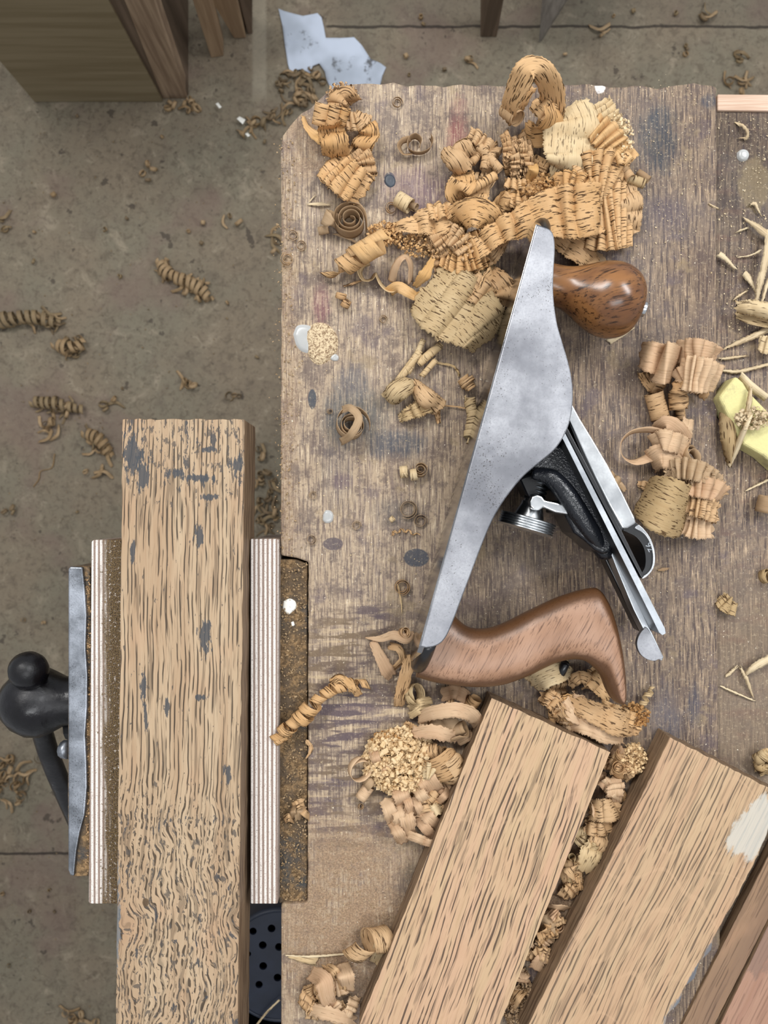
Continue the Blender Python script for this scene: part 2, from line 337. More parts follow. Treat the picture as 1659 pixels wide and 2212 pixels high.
def mat_ply(name, dust):
    g = G(name, 0.7, 0, 0.25); s = g.sep(g.obj()); x = g.mul(s[0], 1000.0); y = g.mul(s[1], 1000.0); z = g.mul(s[2], 1000.0)
    lay = g.ma('SINE', g.mul(g.add(x, g.mul(g.noise(g.comb(x, g.mul(y, .02)), .4, 2), .3)), 2*math.pi / 2.75))
    fib = g.noise(g.comb(g.mul(x, 1.2), g.mul(y, 0.12), 1.0), 1, 3); grit = g.noise(g.comb(x, y), 1.1, 4, 0.7)
    c = g.mix(g.sm(lay, -0.25, 0.1), '#8d7b70', '#ddd6cf')
    c = g.mix(g.mul(g.sm(fib, 0.5, 0.75), 0.5), c, '#8d776a')
    c = g.mix(g.mul(g.sm(grit, 0.56, 0.64), 0.8), c, '#64524a')
    if dust:
        m = g.sm(g.add(x, g.mul(g.sub(g.noise(g.comb(g.mul(x, .2), g.mul(y, .03)), 1, 3), .5), 16)), -5.0, 3.0)
        c = g.mix(g.mul(m, g.sm(g.noise(g.comb(x, y), .55, 4, .7), .34, .44)), c, g.mix(g.sm(g.noise(g.comb(x, y), 1.6, 2), .4, .6), '#43362a', '#75603f'))
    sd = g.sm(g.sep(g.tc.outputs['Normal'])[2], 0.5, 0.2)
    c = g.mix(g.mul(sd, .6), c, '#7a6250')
    return g.out(c, g.add(grit, g.mul(lay, .1)), 0.4, 0.0006)
M = {}
M['bench'] = mat_bench('worn_bench_top'); M['well'] = mat_bench('bench_back_plank', main=False); M['floor'] = mat_floor()
M['jawdust'] = (lambda g: g.out(g.mix(g.sm(g.noise(g.obj(), 90, 5, .7), .4, .6), g.mix(g.sm(g.noise(g.obj(), 25, 3), .45, .6), '#57493a', '#454442'), g.mix(g.sm(g.noise(g.obj(), 400, 3), .4, .6), '#5f4c36', '#8c7150')), g.noise(g.obj(), 500, 4), .8, .002))(G('dust_caked_jaw', .9))
M['palewood'] = (lambda g: g.out(g.mix(g.sm(g.noise(g.comb(g.mul(g.sep(g.obj())[0], 30), g.mul(g.sep(g.obj())[1], 900)), 1, 4), .35, .65), '#cdb29d', '#b89a84')))(G('pale_end_strip', .6))
M['black_iron'] = (lambda g: g.out(g.mix(g.sm(g.noise(g.obj(), 160, 2), .76, .78), g.mix(g.sm(g.noise(g.obj(), 40, 4), .4, .7), '#0c0b0e', '#19181c'), '#b9b9b9'), g.noise(g.obj(), 120, 4), .35, .0015, g.sm(g.noise(g.obj(), 50, 3), .3, .7, .22, .5)))(G('black_painted_iron', .35, 0.0, .4))
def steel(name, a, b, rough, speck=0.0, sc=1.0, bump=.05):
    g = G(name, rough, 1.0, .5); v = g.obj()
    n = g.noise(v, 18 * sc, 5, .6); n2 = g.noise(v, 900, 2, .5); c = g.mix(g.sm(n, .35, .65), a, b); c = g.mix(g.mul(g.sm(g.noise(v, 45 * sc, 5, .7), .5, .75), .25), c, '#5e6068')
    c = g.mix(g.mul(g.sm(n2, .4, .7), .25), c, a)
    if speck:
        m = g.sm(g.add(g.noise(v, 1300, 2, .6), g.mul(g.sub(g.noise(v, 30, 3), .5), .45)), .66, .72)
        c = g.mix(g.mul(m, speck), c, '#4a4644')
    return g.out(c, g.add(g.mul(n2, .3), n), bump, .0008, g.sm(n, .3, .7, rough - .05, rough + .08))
M['jaw_steel'] = steel('scuffed_vise_steel', '#75797f', '#b4b9c2', .42, .8, 2, .3)
M['cheek'] = steel('brushed_grey_cast_iron', '#77787d', '#a9aaae', .45, .85)  # broad light and dark greys imitate the ceiling's reflection in the colour
M['sole'] = steel('polished_sole', '#8a8a8c', '#b8b8ba', .1)
M['chrome'] = steel('nickel_plate', '#c9cccf', '#eceeef', .22)
M['ironblade'] = steel('ground_blade_steel', '#9a9fa5', '#c4c8cc', .3)
M['darksteel'] = steel('dark_blued_steel', '#3c3f42', '#5c6064', .35)
M['japan'] = (lambda g: g.out('#15171c', g.noise(g.obj(), 900, 2, .6), .5, .0006, .2))(G('black_japan_enamel', .2, 0, .55))
M['blackpaint'] = simple('smooth_black_enamel', '#121316', .3, 0, .6, .1)
def mat_knob(name, a, b, c3, rough, sx, sy, rot=0.0, edge=None):
    g = G(name, rough, 0, .5); s = g.sep(g.obj())
    X = g.mul(s[0], 1000.0); Y = g.mul(s[1], 1000.0); Z = g.mul(s[2], 1000.0)
    cr_, sr_ = math.cos(rot), math.sin(rot)
    U = g.add(g.mul(X, cr_), g.mul(Y, sr_)); Vv = g.sub(g.mul(Y, cr_), g.mul(X, sr_))
    w = g.noise(g.comb(g.mul(U, .03), g.mul(Vv, .06), g.mul(Z, .05)), 1, 3)
    f = g.noise(g.comb(g.mul(U, sx), g.add(g.mul(Vv, sy), g.mul(w, 2)), g.mul(Z, sy)), 1, 4, .65)
    c = g.mix(g.sm(w, .35, .65), a, b); c = g.mix(g.mul(g.sm(f, .5, .66), .85), c, c3)
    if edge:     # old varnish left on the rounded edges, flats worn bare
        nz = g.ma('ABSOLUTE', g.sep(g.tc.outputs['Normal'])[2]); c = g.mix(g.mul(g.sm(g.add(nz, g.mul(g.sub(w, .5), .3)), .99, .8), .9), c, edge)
    return g.out(c, f, .08, .0004)
M['knobwood'] = mat_knob('dark_rosewood_varnish', '#68442a', '#8c6039', '#24140a', .25, .05, .55, math.radians(15))
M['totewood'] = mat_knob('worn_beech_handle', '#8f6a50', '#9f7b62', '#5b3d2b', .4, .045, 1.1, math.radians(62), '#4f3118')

# ---------------------------------------------------------------- the setting: floor
V, F = boxv(-1.6, 1.6, -1.6, 1.9, -0.05, 0.0)
props(mesh('floor', V, F, M['floor'], loc=(0, 0, 0), smooth=False), kind='structure')

# ---------------------------------------------------------------- workbench
bench = thing('workbench', (0, 0, BZ), 'old scarred wooden workbench top with stains, dents and a rough broken end', 'workbench')
edge = [(607, 2500), (607, 1953), (664, 1950), (666, 1215), (640, 1205), (607, 1200), (606, 900), (608, 600), (606, 330), (610, 292), (628, 268), (650, 245), (672, 232), (700, 203), (716, 192), (745, 183), (790, 178), (822, 181), (850, 176), (880, 184), (920, 182), (960, 187), (1000, 180), (1028, 184), (1060, 182), (1110, 186), (1150, 180), (1200, 185), (1260, 179), (1330, 188), (1370, 183), (1420, 189), (1460, 182), (1500, 178), (1535, 184), (1549, 188), (1549, 700), (1551, 1400), (1560, 2500)]
ed = []
for i, (a, b) in enumerate(zip(edge, edge[1:] + edge[:1])):
    L = math.dist(a, b); n = max(1, int(L / 14)) if i not in (0, len(edge) - 1, len(edge) - 2) else 1
    for k in range(n):
        t = k / n; j = 1.6 if 10 < i < len(edge) - 4 else 0.7
        ed.append((a[0] + (b[0]-a[0]) * t + random.uniform(-j, j), a[1] + (b[1]-a[1]) * t + random.uniform(-j, j)))
V, F = extr([(p.x, p.y) for p in pxpoly(ed, 0)], BZ - 0.07, BZ)
mesh('main_plank', V, F, M['bench'], bench, smooth=False, bevel=0.0012, seg=2)
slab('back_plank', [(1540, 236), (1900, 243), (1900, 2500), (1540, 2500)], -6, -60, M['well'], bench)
slab('end_strip', [(1550, 203), (1900, 206), (1900, 243), (1550, 238)], -4, -60, M['palewood'], bench, bevel=.0008)
for q, (x, y) in enumerate(((0.02, 0.17), (0.30, 0.17))):
    V, F = boxv(x, x + .08, y, y + .08, 0, BZ - .07); mesh('leg', V, F, M['well'], bench, smooth=False)

# ---------------------------------------------------------------- vise
vise = thing('bench_vise', P(300, 1560, -60), 'cast iron woodworking vise with black T-bar handle on the left side of the bench', 'vise')
jaw = [(147, 1228), (151, 1224), (194, 1225), (196, 1400), (196, 1893), (160, 1894), (147, 1885), (146, 1700), (147, 1500)]
slab('front_jaw', jaw, 2, -95, M['jawdust'], vise, bevel=.0012)
mt = [(147, 1229), (151, 1224), (178, 1225), (183, 1270), (187, 1330), (185, 1400), (189, 1460), (188, 1530), (184, 1590), (187, 1650), (188, 1700), (183, 1760), (172, 1800), (165, 1840), (160, 1893), (151, 1891), (147, 1880)]
slab('jaw_plate', mt, 4.5, 1, M['jaw_steel'], vise, bevel=.001)
slab('rear_jaw', [(602, 1208), (640, 1208), (664, 1218), (664, 1948), (602, 1952)], -3, -95, M['jawdust'], vise, bevel=.001)
hubc = P(70, 1516, -45); ax = Vector((1, 0.03, 0))
V, F = revolve(hubc, ax, [(-.0225, .0008), (-.021, .007), (-.0175, .0135), (-.011, .0195), (-.002, .0235), (.007, .0238), (.014, .0205), (.022, .0165), (.040, .0150), (.075, .015)], 36)
mesh('screw_hub', V, F, M['black_iron'], vise)
ballc = P(61, 1456, -24)
V, F = revolve(ballc - Vector((0.001, 0.002, .011)), Vector((-.1, .5, 1)), [(-.004, .006), (-.003, .0088), (.001, .0112), (.006, .0125), (.011, .0122), (.016, .0098), (.0195, .005), (.0205, .0006)], 32)
hb = mesh('handle_ball', V, F, M['black_iron'], vise)
V, F = tube([ballc, P(76, 1520, -50), P(110, 1640, -95), P(178, 1800, -150)], .0072, 16, 16)
mesh('handle_bar', V, F, M['black_iron'], vise)
V, F = tube([P(150, 1620, -30), P(138, 1618, -32)], .006, 12, 3); mesh('guide_rod_end', V, F, M['jaw_steel'], vise)
for yy in (1330, 1800):
    V, F = tube([P(160, yy, -75), P(640, yy, -75)], .010, 14, 2); mesh('guide_rod', V, F, M['black_iron'], vise)
V, F = tube([P(150, 1560, -60), P(640, 1560, -60)], .012, 14, 2); mesh('screw', V, F, M['black_iron'], vise)

# plywood packing in the vise
pl = slab('plywood_packing', [(197, 1170), (202, 1166), (262, 1166), (262, 1953), (193, 1953), (191, 1948)], 6, -90, mat_ply('plywood_edge_dusty', True), bevel=.0008)
props(pl, 'strip of plywood on edge covered in sawdust, left of the clamped oak board', 'plywood')
pl = slab('plywood_packing', [(541, 1164), (600, 1164), (602, 1168), (600, 1953), (541, 1953)], 6, -90, mat_ply('plywood_edge', False), bevel=.0008)
props(pl, 'clean pale plywood strip on edge between the clamped board and the bench', 'plywood')

# ---------------------------------------------------------------- oak boards
def board(name, c_tl, c_tr, length_px_end, top_h, thick, mat, label, wane=None, jag=.35):
    """c_tl/c_tr: far end corners in pixels at top_h; length_px_end: a pixel the left edge passes through near the camera bottom"""
    a, b, e = P(*c_tl, top_h), P(*c_tr, top_h), P(*length_px_end, top_h)
    d = (e - a).normalized(); acr = (b - a); acr -= d * acr.dot(d); w = acr.length; acr.normalize(); L = (e - a).length
    ang = math.atan2(-d.y, -d.x) - math.pi / 2
    c = a + acr * w / 2 + d * L / 2; c.z = BZ + (top_h - thick) / 1000
    n = 60; left = []; right = []
    for i in range(n + 1):
        t = i / n; j = jag / 1000
        left.append(a + d * (L * t) + acr * random.uniform(-j, j) * .5)
        r = acr * (w + random.uniform(-j, j) * .5)
        if wane: r = acr * (w - wane(t * L * 1000) / 1000 + random.uniform(-j, j))
        right.append(a + d * (L * t) + r)
    top = []
    m = 22; skew = (b - a).dot(d)
    for i in range(1, m): top.append(a + acr * w * i / m + d * (skew * i / m + random.uniform(-jag, jag) / 1000))
    right[0] = right[0] + d * skew
    poly = left[::-1] + top + right
    V, F = extr([(p.x, p.y) for p in poly], c.z, BZ + top_h / 1000)
    o = mesh(name, V, F, mat, loc=c, rotz=ang, smooth=False, bevel=.0008, seg=2)
    return props(o, label, 'board')
M['oak_vise'] = mat_oak('limed_oak_wild_figure', '#b09a7e', '#33291f', 2.0, dens=.548, pale='#a1876b', vise=True, across=.55, along=.02)
M['oak_a'] = mat_oak('planed_oak_straight', '#b59a78', '#3f3128', 13.0, dens=.55, pale='#b9977a', across=.5, along=.021, rays=.16, tilt=.04)
M['oak_b'] = mat_oak('planed_oak_grey_edge', '#b29777', '#43372d', 27.0, dens=.535, pale='#b09072', across=.68, along=.02, rays=.2, strength=.85,
                     ends=[(30, 72, 13, 22, '#b9b7ae', .75), (38, -30, 4, 36, '#5f6369', .9), (38, -60, 7, 26, '#6c7076', .7)])
board('oak_board', (264, 905), (529, 906), (246, 2500), 26, 40, M['oak_vise'], 'pale oak board with black-flecked wild grain, clamped upright in the vise', jag=.5)
board('oak_board', (1062, 1508), (1318, 1625), (775, 2216), 20, 19.4, M['oak_a'], 'planed oak board with straight dark grain lying below the hand plane')
def wane(mm): return max(0, 1.5 * math.sin(mm * .09)) + (0 if mm < 95 else min(4, (mm - 95) * .1) + 1.2 * math.sin(mm * .35))
board('oak_board', (1448, 1592), (1700, 1722), (1128, 2240), 22, 21.4, M['oak_b'], 'oak board with grey weathered waney edge at the lower right', wane)
M['oak_c'] = mat_oak('brown_weathered_plank', '#8a6f57', '#4c3a2e', 41.0, dens=.55, pale='#7c6350', across=.3, along=.02, strength=.6)
M['oak_d'] = mat_oak('pinkish_plank', '#a07d69', '#6c5142', 47.0, dens=.58, pale='#967260', across=.5, along=.012, strength=.5, ends=[(-15, 20, 14, 30, '#7b6458', .7)])
a1 = board('offcut_plank', (1690, 1790), (1745, 1818), (1430, 2300), 2.5, 8, M['oak_c'], 'narrow weathered brown plank lying beside the waney-edged board', jag=.2)
a2 = board('offcut_plank', (1748, 1815), (1860, 1870), (1500, 2330), 4.5, 10, M['oak_d'], 'smooth pinkish plank in the bottom right corner', jag=.2)
# ---------------------------------------------------------------- hand plane lying on its side
HP = P(1100, 950, 0)
plane = thing('hand_plane', HP, 'metal bench hand plane with wooden knob and handle lying on its side', 'hand plane')
ZC = 62.0
cheek = [(1160, 486), (1176, 490), (1190, 497), (1197, 512), (1199, 540), (1196, 590), (1196, 640), (1203, 695), (1214, 735), (1226, 775), (1235, 815), (1238, 850), (1236, 885), (1228, 920), (1214, 950), (1195, 975), (1165, 1000), (1130, 1030), (1103, 1062), (1080, 1095), (1062, 1128), (1045, 1168), (1028, 1212), (1010, 1260), (993, 1305), (978, 1345), (966, 1372), (954, 1388), (938, 1397), (920, 1400), (907, 1397)]
A = P(1160, 486, ZC); B = P(907, 1397, ZC); u = (B - A); LL = u.length; u.normalize(); nrm = Vector((-u.y, u.x, 0))
if nrm.x < 0: nrm = -nrm
sm_out = [tuple(p) for p in cr(cheek[:-1], 110)] + [cheek[-1]]
V1, F1 = extr([(p.x, p.y) for p in pxpoly(sm_out, ZC)], BZ + .0585, BZ + ZC / 1000)
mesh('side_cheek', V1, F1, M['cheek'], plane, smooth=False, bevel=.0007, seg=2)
V1, F1 = extr([(p.x, p.y) for p in pxpoly(sm_out, ZC)], BZ + .0004, BZ + .0038)
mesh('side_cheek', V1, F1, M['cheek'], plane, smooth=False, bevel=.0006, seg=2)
# sole: outline in (length, height) plane
ol = []
for k in range(0, 13):
    t = k / 12; ol.append((-.0085 * math.sin(math.pi * t) ** .8 - .0004, .0005 + .0611 * t))
for k in range(0, 17):
    t = 1 - k / 16; ol.append((LL + .0135 * math.sin(math.pi * t) ** .75, .0005 + .0611 * t))
A0 = Vector((A.x, A.y, BZ))
def solid_plate(ol, off0, off1):
    n = len(ol); V = [A0 + u * l + Vector((0, 0, z)) + nrm * off0 for l, z in ol] + [A0 + u * l + Vector((0, 0, z)) + nrm * off1 for l, z in ol]
    F = [tuple(range(n)), tuple(range(n, 2*n))[::-1]] + [(i, n + i, n + (i+1) % n, (i+1) % n) for i in range(n)]
    return [tuple(v) for v in V], F
V, F = solid_plate(ol, -.0006, .0026); mesh('sole', V, F, M['sole'], plane, smooth=False, bevel=.0003)
ol2 = [(l + (.0012 if l < .1 else -.0006), .0034 + (z - .0005) * .91) for l, z in ol]
V, F = solid_plate(ol2, .0022, .0052); mesh('japanned_bed', V, F, M['japan'], plane, smooth=False, bevel=.0012)
# rounded black lip of the casting at toe and heel
def lip(l0, amp, pw):
    pts = [A0 + u * (l0 + amp * math.sin(math.pi * t) ** pw) + Vector((0, 0, .004 + .054 * t)) + nrm * .0046 for t in [k / 14 for k in range(15)]]
    return tube(pts, .0044, 12, 30)
V, F = lip(LL - .003, .018, .75); mesh('heel_rim', V, F, M['blackpaint'], plane)
V, F = lip(.0035, -.014, .8); mesh('toe_rim', V, F, M['blackpaint'], plane)
# front knob
ko = P(1150, 602, 31); kd = Vector((.963, -.262, 0)).normalized()
k = 1 / (1740 / .469)     # metres per pixel at that height
prof = [(-22, 52), (-14, 54), (-6, 50), (8, 44), (30, 42.5), (55, 43), (78, 47), (100, 56), (122, 67), (146, 77), (168, 81.5), (188, 81), (206, 76), (222, 66), (234, 52), (241, 36), (244, 20), (245, 14)]
kp = cr(prof, 60); V, F = revolve(ko, kd, [(a * k, b * k) for a, b in kp], 56)
kn = mesh('front_knob', V, F, M['knobwood'], plane); props(kn, 'glossy dark brown turned wooden knob')
V, F = revolve(ko, kd, [(238 * k, 17 * k), (252 * k, 17 * k), (253 * k, 15.5 * k)], 24)
mesh('knob_screw', V, F, M['chrome'], kn, bevel=.0002)
# rear handle
st = [((958, 1300), (898, 1462)), ((972, 1318), (905, 1463)), ((990, 1338), (935, 1472)), ((1008, 1352), (985, 1480)), ((1030, 1358), (1035, 1483)), ((1060, 1356), (1085, 1478)), ((1095, 1343), (1135, 1461)), ((1130, 1325), (1172, 1443)),
      ((1165, 1308), (1205, 1429)), ((1205, 1290), (1238, 1423)), ((1245, 1277), (1262, 1427)), ((1276, 1270), (1281, 1440)), ((1292, 1272), (1296, 1458)), ((1308, 1292), (1303, 1473)), ((1322, 1326), (1308, 1487)),
      ((1334, 1372), (1314, 1499)), ((1342, 1420), (1320, 1508)), ((1346, 1465), (1327, 1515)), ((1346, 1495), (1336, 1519)), ((1345, 1508), (1341, 1520))]
As = cr([s[0] for s in st], 64); Bs = cr([s[1] for s in st], 64)
secs = []
for i, (a, b) in enumerate(zip(As, Bs)):
    pa, pb = P(a[0], a[1], 31), P(b[0], b[1], 31); c = (pa + pb) / 2; hw = (pb - pa) / 2
    t = i / 63; ht = .0118 * (1 if t < .8 else math.sqrt(max(.02, 1 - ((t - .8) / .2) ** 2 * .72)))
    ring = []
    for q in range(40):
        th = 2 * math.pi * q / 40; cx, sx = math.cos(th), math.sin(th)
        ex = 2 / 2.5; ring.append(c + hw * (abs(cx) ** ex * (1 if cx > 0 else -1)) + Vector((0, 0, ht)) * (abs(sx) ** ex * (1 if sx > 0 else -1)))
    secs.append(ring)
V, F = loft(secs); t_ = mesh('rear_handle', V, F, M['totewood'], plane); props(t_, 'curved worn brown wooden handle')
# frog and its rib
frog = [(1140, 1004), (1200, 955), (1222, 962), (1250, 1008), (1290, 1080), (1318, 1138), (1330, 1172), (1322, 1192), (1304, 1199), (1286, 1190), (1262, 1168), (1240, 1152), (1225, 1120), (1208, 1085), (1188, 1052), (1160, 1030)]
slab('frog', frog, 44, 10, M['japan'], plane, bevel=.003, seg=4)
V, F = tube([P(1150, 1022, 44), P(1190, 1032, 45), P(1222, 1066, 46), P(1248, 1105, 45), P(1278, 1150, 43), P(1302, 1186, 40)], [.0035, .0052, .0058, .0058, .0052, .003], 16, 40)
mesh('frog_rib', V, F, M['japan'], plane)
V, F = tube([P(1284, 1174, 36), P(1306, 1190, 36), P(1316, 1200, 34)], [.004, .006, .003], 12, 12); mesh('frog_boss', V, F, M['japan'], plane)
slab('frog_block', [(1120, 1030), (1165, 1015), (1180, 1040), (1170, 1075), (1140, 1075)], 36, 14, M['blackpaint'], plane, bevel=.002)
# depth adjuster
ac = P(1138, 1131, 30); ad = (P(1163, 1045, 30) - ac).normalized(); kk = 1 / 3710.0 * 1.0
pr = [(-16, 8), (-16, 48), (-14, 55)]
for q in range(5):
    b0 = -13 + q * 5.4; pr += [(b0, 59), (b0 + 1.2, 61), (b0 + 3.4, 61), (b0 + 4.4, 59), (b0 + 4.8, 54)]
pr += [(14, 50), (15, 33), (24, 30), (40, 24), (46, 24), (47, 20), (52, 20)]
V, F = revolve(ac, ad, [(a * kk, b * kk) for a, b in pr], 56); mesh('adjusting_nut', V, F, M['chrome'], plane, smooth=True, auto=30)
pr = [(50, 14)]
for q in range(5): pr += [(52 + q * 9, 22), (55 + q * 9, 24), (58 + q * 9, 22), (60 + q * 9, 17)]
V, F = revolve(ac, ad, [(a * kk, b * kk) for a, b in pr + [(98, 14), (120, 14)]], 32); mesh('adjusting_screw', V, F, M['darksteel'], plane)
yk = [(1144, 1083), (1149, 1072), (1160, 1068), (1171, 1072), (1177, 1080), (1200, 1085), (1232, 1092), (1232, 1112), (1200, 1107), (1175, 1096), (1166, 1103), (1152, 1101), (1145, 1093)]
slab('adjuster_yoke', yk, 46, 40, M['chrome'], plane, bevel=.001)
slab('adjuster_yoke', [(1196, 1086), (1250, 1098), (1250, 1118), (1196, 1108)], 41, 18, M['darksteel'], plane, bevel=.001)
# blade, chip breaker, lever cap
bl = slab('blade', [(1180, 876), (1188, 872), (1436, 1357), (1438, 1368), (1431, 1372), (1424, 1366)], 56.6, 6.5, M['darksteel'], plane, bevel=.0002)
slab('ground_edge', [(1180, 876), (1188, 872), (1436, 1357), (1438, 1368), (1431, 1372), (1424, 1366)], 57.2, 56.5, M['ironblade'], bl)
slab('chip_breaker', [(1189, 873), (1197, 869), (1240, 950), (1345, 1150), (1392, 1245), (1386, 1250)], 55.5, 8, M['blackpaint'], plane, bevel=.0005)
cap = [(1205, 842), (1215, 838), (1238, 876), (1253, 904), (1280, 948), (1313, 1004), (1345, 1065), (1371, 1118), (1374, 1130), (1356, 1141), (1345, 1142), (1316, 1090), (1286, 1030), (1256, 965), (1236, 922), (1222, 893)]
cp = slab('lever_cap', cap, 57, 8, M['chrome'], plane, bevel=.0008, seg=3); props(cp, 'shiny nickel lever cap')
slab('lever_cap_hollow', [(1226, 905), (1240, 925), (1288, 1030), (1346, 1142), (1340, 1152), (1330, 1140), (1270, 1015)], 55, 9, M['blackpaint'], cp)
cam_ = [(1366, 1122), (1380, 1134), (1394, 1148), (1407, 1168), (1414, 1194), (1413, 1222), (1402, 1240), (1388, 1249), (1385, 1240), (1393, 1224), (1394, 1200), (1388, 1178), (1374, 1160), (1355, 1150), (1346, 1143)]
cs = [tuple(q) for q in cr(cam_ + [cam_[0]], 70)][:-1]
cl = slab('cam_lever', cs, 47, 20, M['blackpaint'], cp, bevel=.0012); props(cl, 'black hooked cam lever with bright outer edge')
outer = [(1380, 1133), (1394, 1147), (1407, 1167), (1414.5, 1194), (1413.5, 1222), (1402, 1241), (1389, 1250), (1388, 1246), (1400, 1237), (1409, 1221), (1410, 1195), (1403, 1170), (1391, 1152), (1372, 1140)]
slab('lever_rim', [tuple(q) for q in cr(outer + [outer[0]], 60)][:-1], 48.2, 19, M['chrome'], cp, bevel=.0004)
cv = bpy.data.curves.new('number', 'FONT'); cv.body = '92'; cv.size = .0052; cv.extrude = .0001
tc_ = bpy.data.objects.new('tmp', cv); COL.objects.link(tc_)
tme = bpy.data.meshes.new_from_object(tc_.evaluated_get(bpy.context.evaluated_depsgraph_get())); bpy.data.objects.remove(tc_)
tx = bpy.data.objects.new('cast_number', tme); COL.objects.link(tx); tx.parent = cp; tme.materials.clear(); tme.materials.append(M['ironblade'])
tp = P(1393, 1176, 47.15); tx.location = parent_matrix(cp).inverted() @ tp; tx.rotation_euler = (0, 0, math.radians(-62))
# lateral adjusting lever
slab('lateral_lever', [(1314, 1182), (1322, 1178), (1345, 1228), (1377, 1300), (1434, 1420), (1430, 1428), (1422, 1424), (1368, 1316), (1335, 1236)], 40, 28, M['ironblade'], plane, bevel=.0005)
hd = [(1421, 1425), (1432, 1421), (1419, 1394), (1400, 1358), (1390, 1360), (1380, 1374), (1376, 1390), (1379, 1405), (1388, 1418), (1402, 1426), (1415, 1428)]
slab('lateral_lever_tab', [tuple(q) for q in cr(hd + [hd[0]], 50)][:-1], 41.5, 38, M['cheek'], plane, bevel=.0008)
slab('lever_shade_strip', [(1300, 1196), (1318, 1186), (1394, 1352), (1382, 1366)], 26, 14, M['blackpaint'], plane, bevel=.001)  # black strip modelled where shade falls left of the lateral lever
# threaded rod through the handle, seen under its curl
V, F = tube([P(1222, 1432, 18), P(1205, 1470, 10)], .0026, 10, 2); mesh('handle_rod', V, F, M['blackpaint'], plane)

# ---------------------------------------------------------------- glue drops, paper, yellow block and other loose things
M['glue'] = (lambda g: (g.b.inputs['Transmission Weight'].__setattr__('default_value', .25), g.out('#bcbdbb', None, rough=.25))[1])(G('dried_clear_glue', .25, 0, .5))
M['gluedust'] = (lambda g: g.out(g.mix(g.sm(g.noise(g.obj(), 700, 3, .7), .42, .62), '#d9c3a0', '#8d745a'), g.noise(g.obj(), 900, 3), .8, .002))(G('dust_covered_glue', .9))
def puddle(name, pts, h, mat, base, label=None, cat=None, parent=None):
    pp = [P(x, y, base) for x, y in cr(pts + [pts[0]], 49)[:-1]]; c = sum(pp, Vector()) / len(pp); V = [c + Vector((0, 0, h / 1000))]; F = []; R = 6
    for r in range(1, R + 1):
        t = r / R; z = h / 1000 * math.sqrt(max(0, 1 - t ** 3))
        for p in pp: q = c + (p - c) * t; V.append(Vector((q.x, q.y, c.z + z + (.0002 if r < R else -.0004))))
    n = len(pp)
    F += [(0, 1 + i, 1 + (i + 1) % n) for i in range(n)]
    for r in range(R - 1): F += [(1 + r*n + i, 1 + (r+1)*n + i, 1 + (r+1)*n + (i+1) % n, 1 + r*n + (i+1) % n) for i in range(n)]
    o = mesh(name, V, F, mat, parent)
    return props(o, label, cat)
gl = thing('dried_glue', P(682, 740, 0), 'large round drop of dried glue half coated in sawdust on the bench left', 'glue')
puddle('clear_glue', [(632, 722), (640, 704), (656, 700), (675, 706), (690, 730), (680, 762), (655, 762), (640, 748)], 1.6, M['glue'], 0, parent=gl)
puddle('dusted_glue', [(660, 712), (682, 696), (708, 700), (729, 724), (731, 752), (720, 772), (698, 788), (678, 786), (664, 765), (662, 745), (658, 730)], 2.4, M['gluedust'], 0, parent=gl)
puddle('glue_drop', [(716, 768), (724, 764), (732, 770), (730, 779), (720, 780), (713, 775)], 1, M['glue'], 0, 'tiny glue drop beside the big sawdust-coated one', 'glue')
puddle('glue_drop', [(697, 1112), (703, 1102), (715, 1103), (721, 1113), (718, 1127), (706, 1131), (697, 1125)], 1.4, M['glue'], 0, 'small pale round glue drop left of the hand plane', 'glue')
puddle('glue_drop', [(1591, 330), (1600, 323), (1612, 325), (1618, 335), (1614, 346), (1602, 350), (1592, 343)], 2.2, M['glue'], -6, 'clear glue drop on the dark plank at upper right', 'glue')
M['bluepaint'] = simple('dried_blue_paint', '#3d434b', .45, 0, .4)
puddle('paint_drop', [(831, 382), (838, 376), (848, 378), (855, 388), (853, 401), (843, 406), (834, 400), (830, 392)], .7, M['bluepaint'], 0, 'dark blue-grey oval paint drop near the top of the bench', 'paint')
M['whitebit'] = simple('flaky_white', '#dcdad2', .6, var=.05)
for pts, lb in (([(612, 1298), (625, 1292), (638, 1298), (641, 1312), (632, 1322), (622, 1328), (611, 1316)], 'white flaky paint spot in the dusty vise jaw, the larger one'), ([(628, 1344), (634, 1342), (637, 1350), (631, 1353)], 'small white paint fleck in the dusty vise jaw')):
    puddle('paint_fleck', pts, 1.0, M['whitebit'], -3, lb, 'paint')
M['yellow'] = (lambda g: g.out(g.mix(g.sm(g.noise(g.obj(), 60, 5, .7), .5, .68), '#cdc58c', '#a39a76'), g.noise(g.obj(), 500, 3), .4, .001))(G('chalky_yellow_block', .8))
yb = [(1553, 858), (1590, 811), (1607, 826), (1618, 845), (1700, 930), (1745, 985), (1700, 1030), (1650, 985), (1607, 960), (1597, 945)]
V, F = extr([(p.x, p.y) for p in pxpoly(yb, 10)], BZ - .006, BZ + .010)
props(mesh('abrasive_block', V, F, M['yellow'], smooth=False, bevel=.002), 'pale yellow angular block covered with shavings at the right edge', 'block')
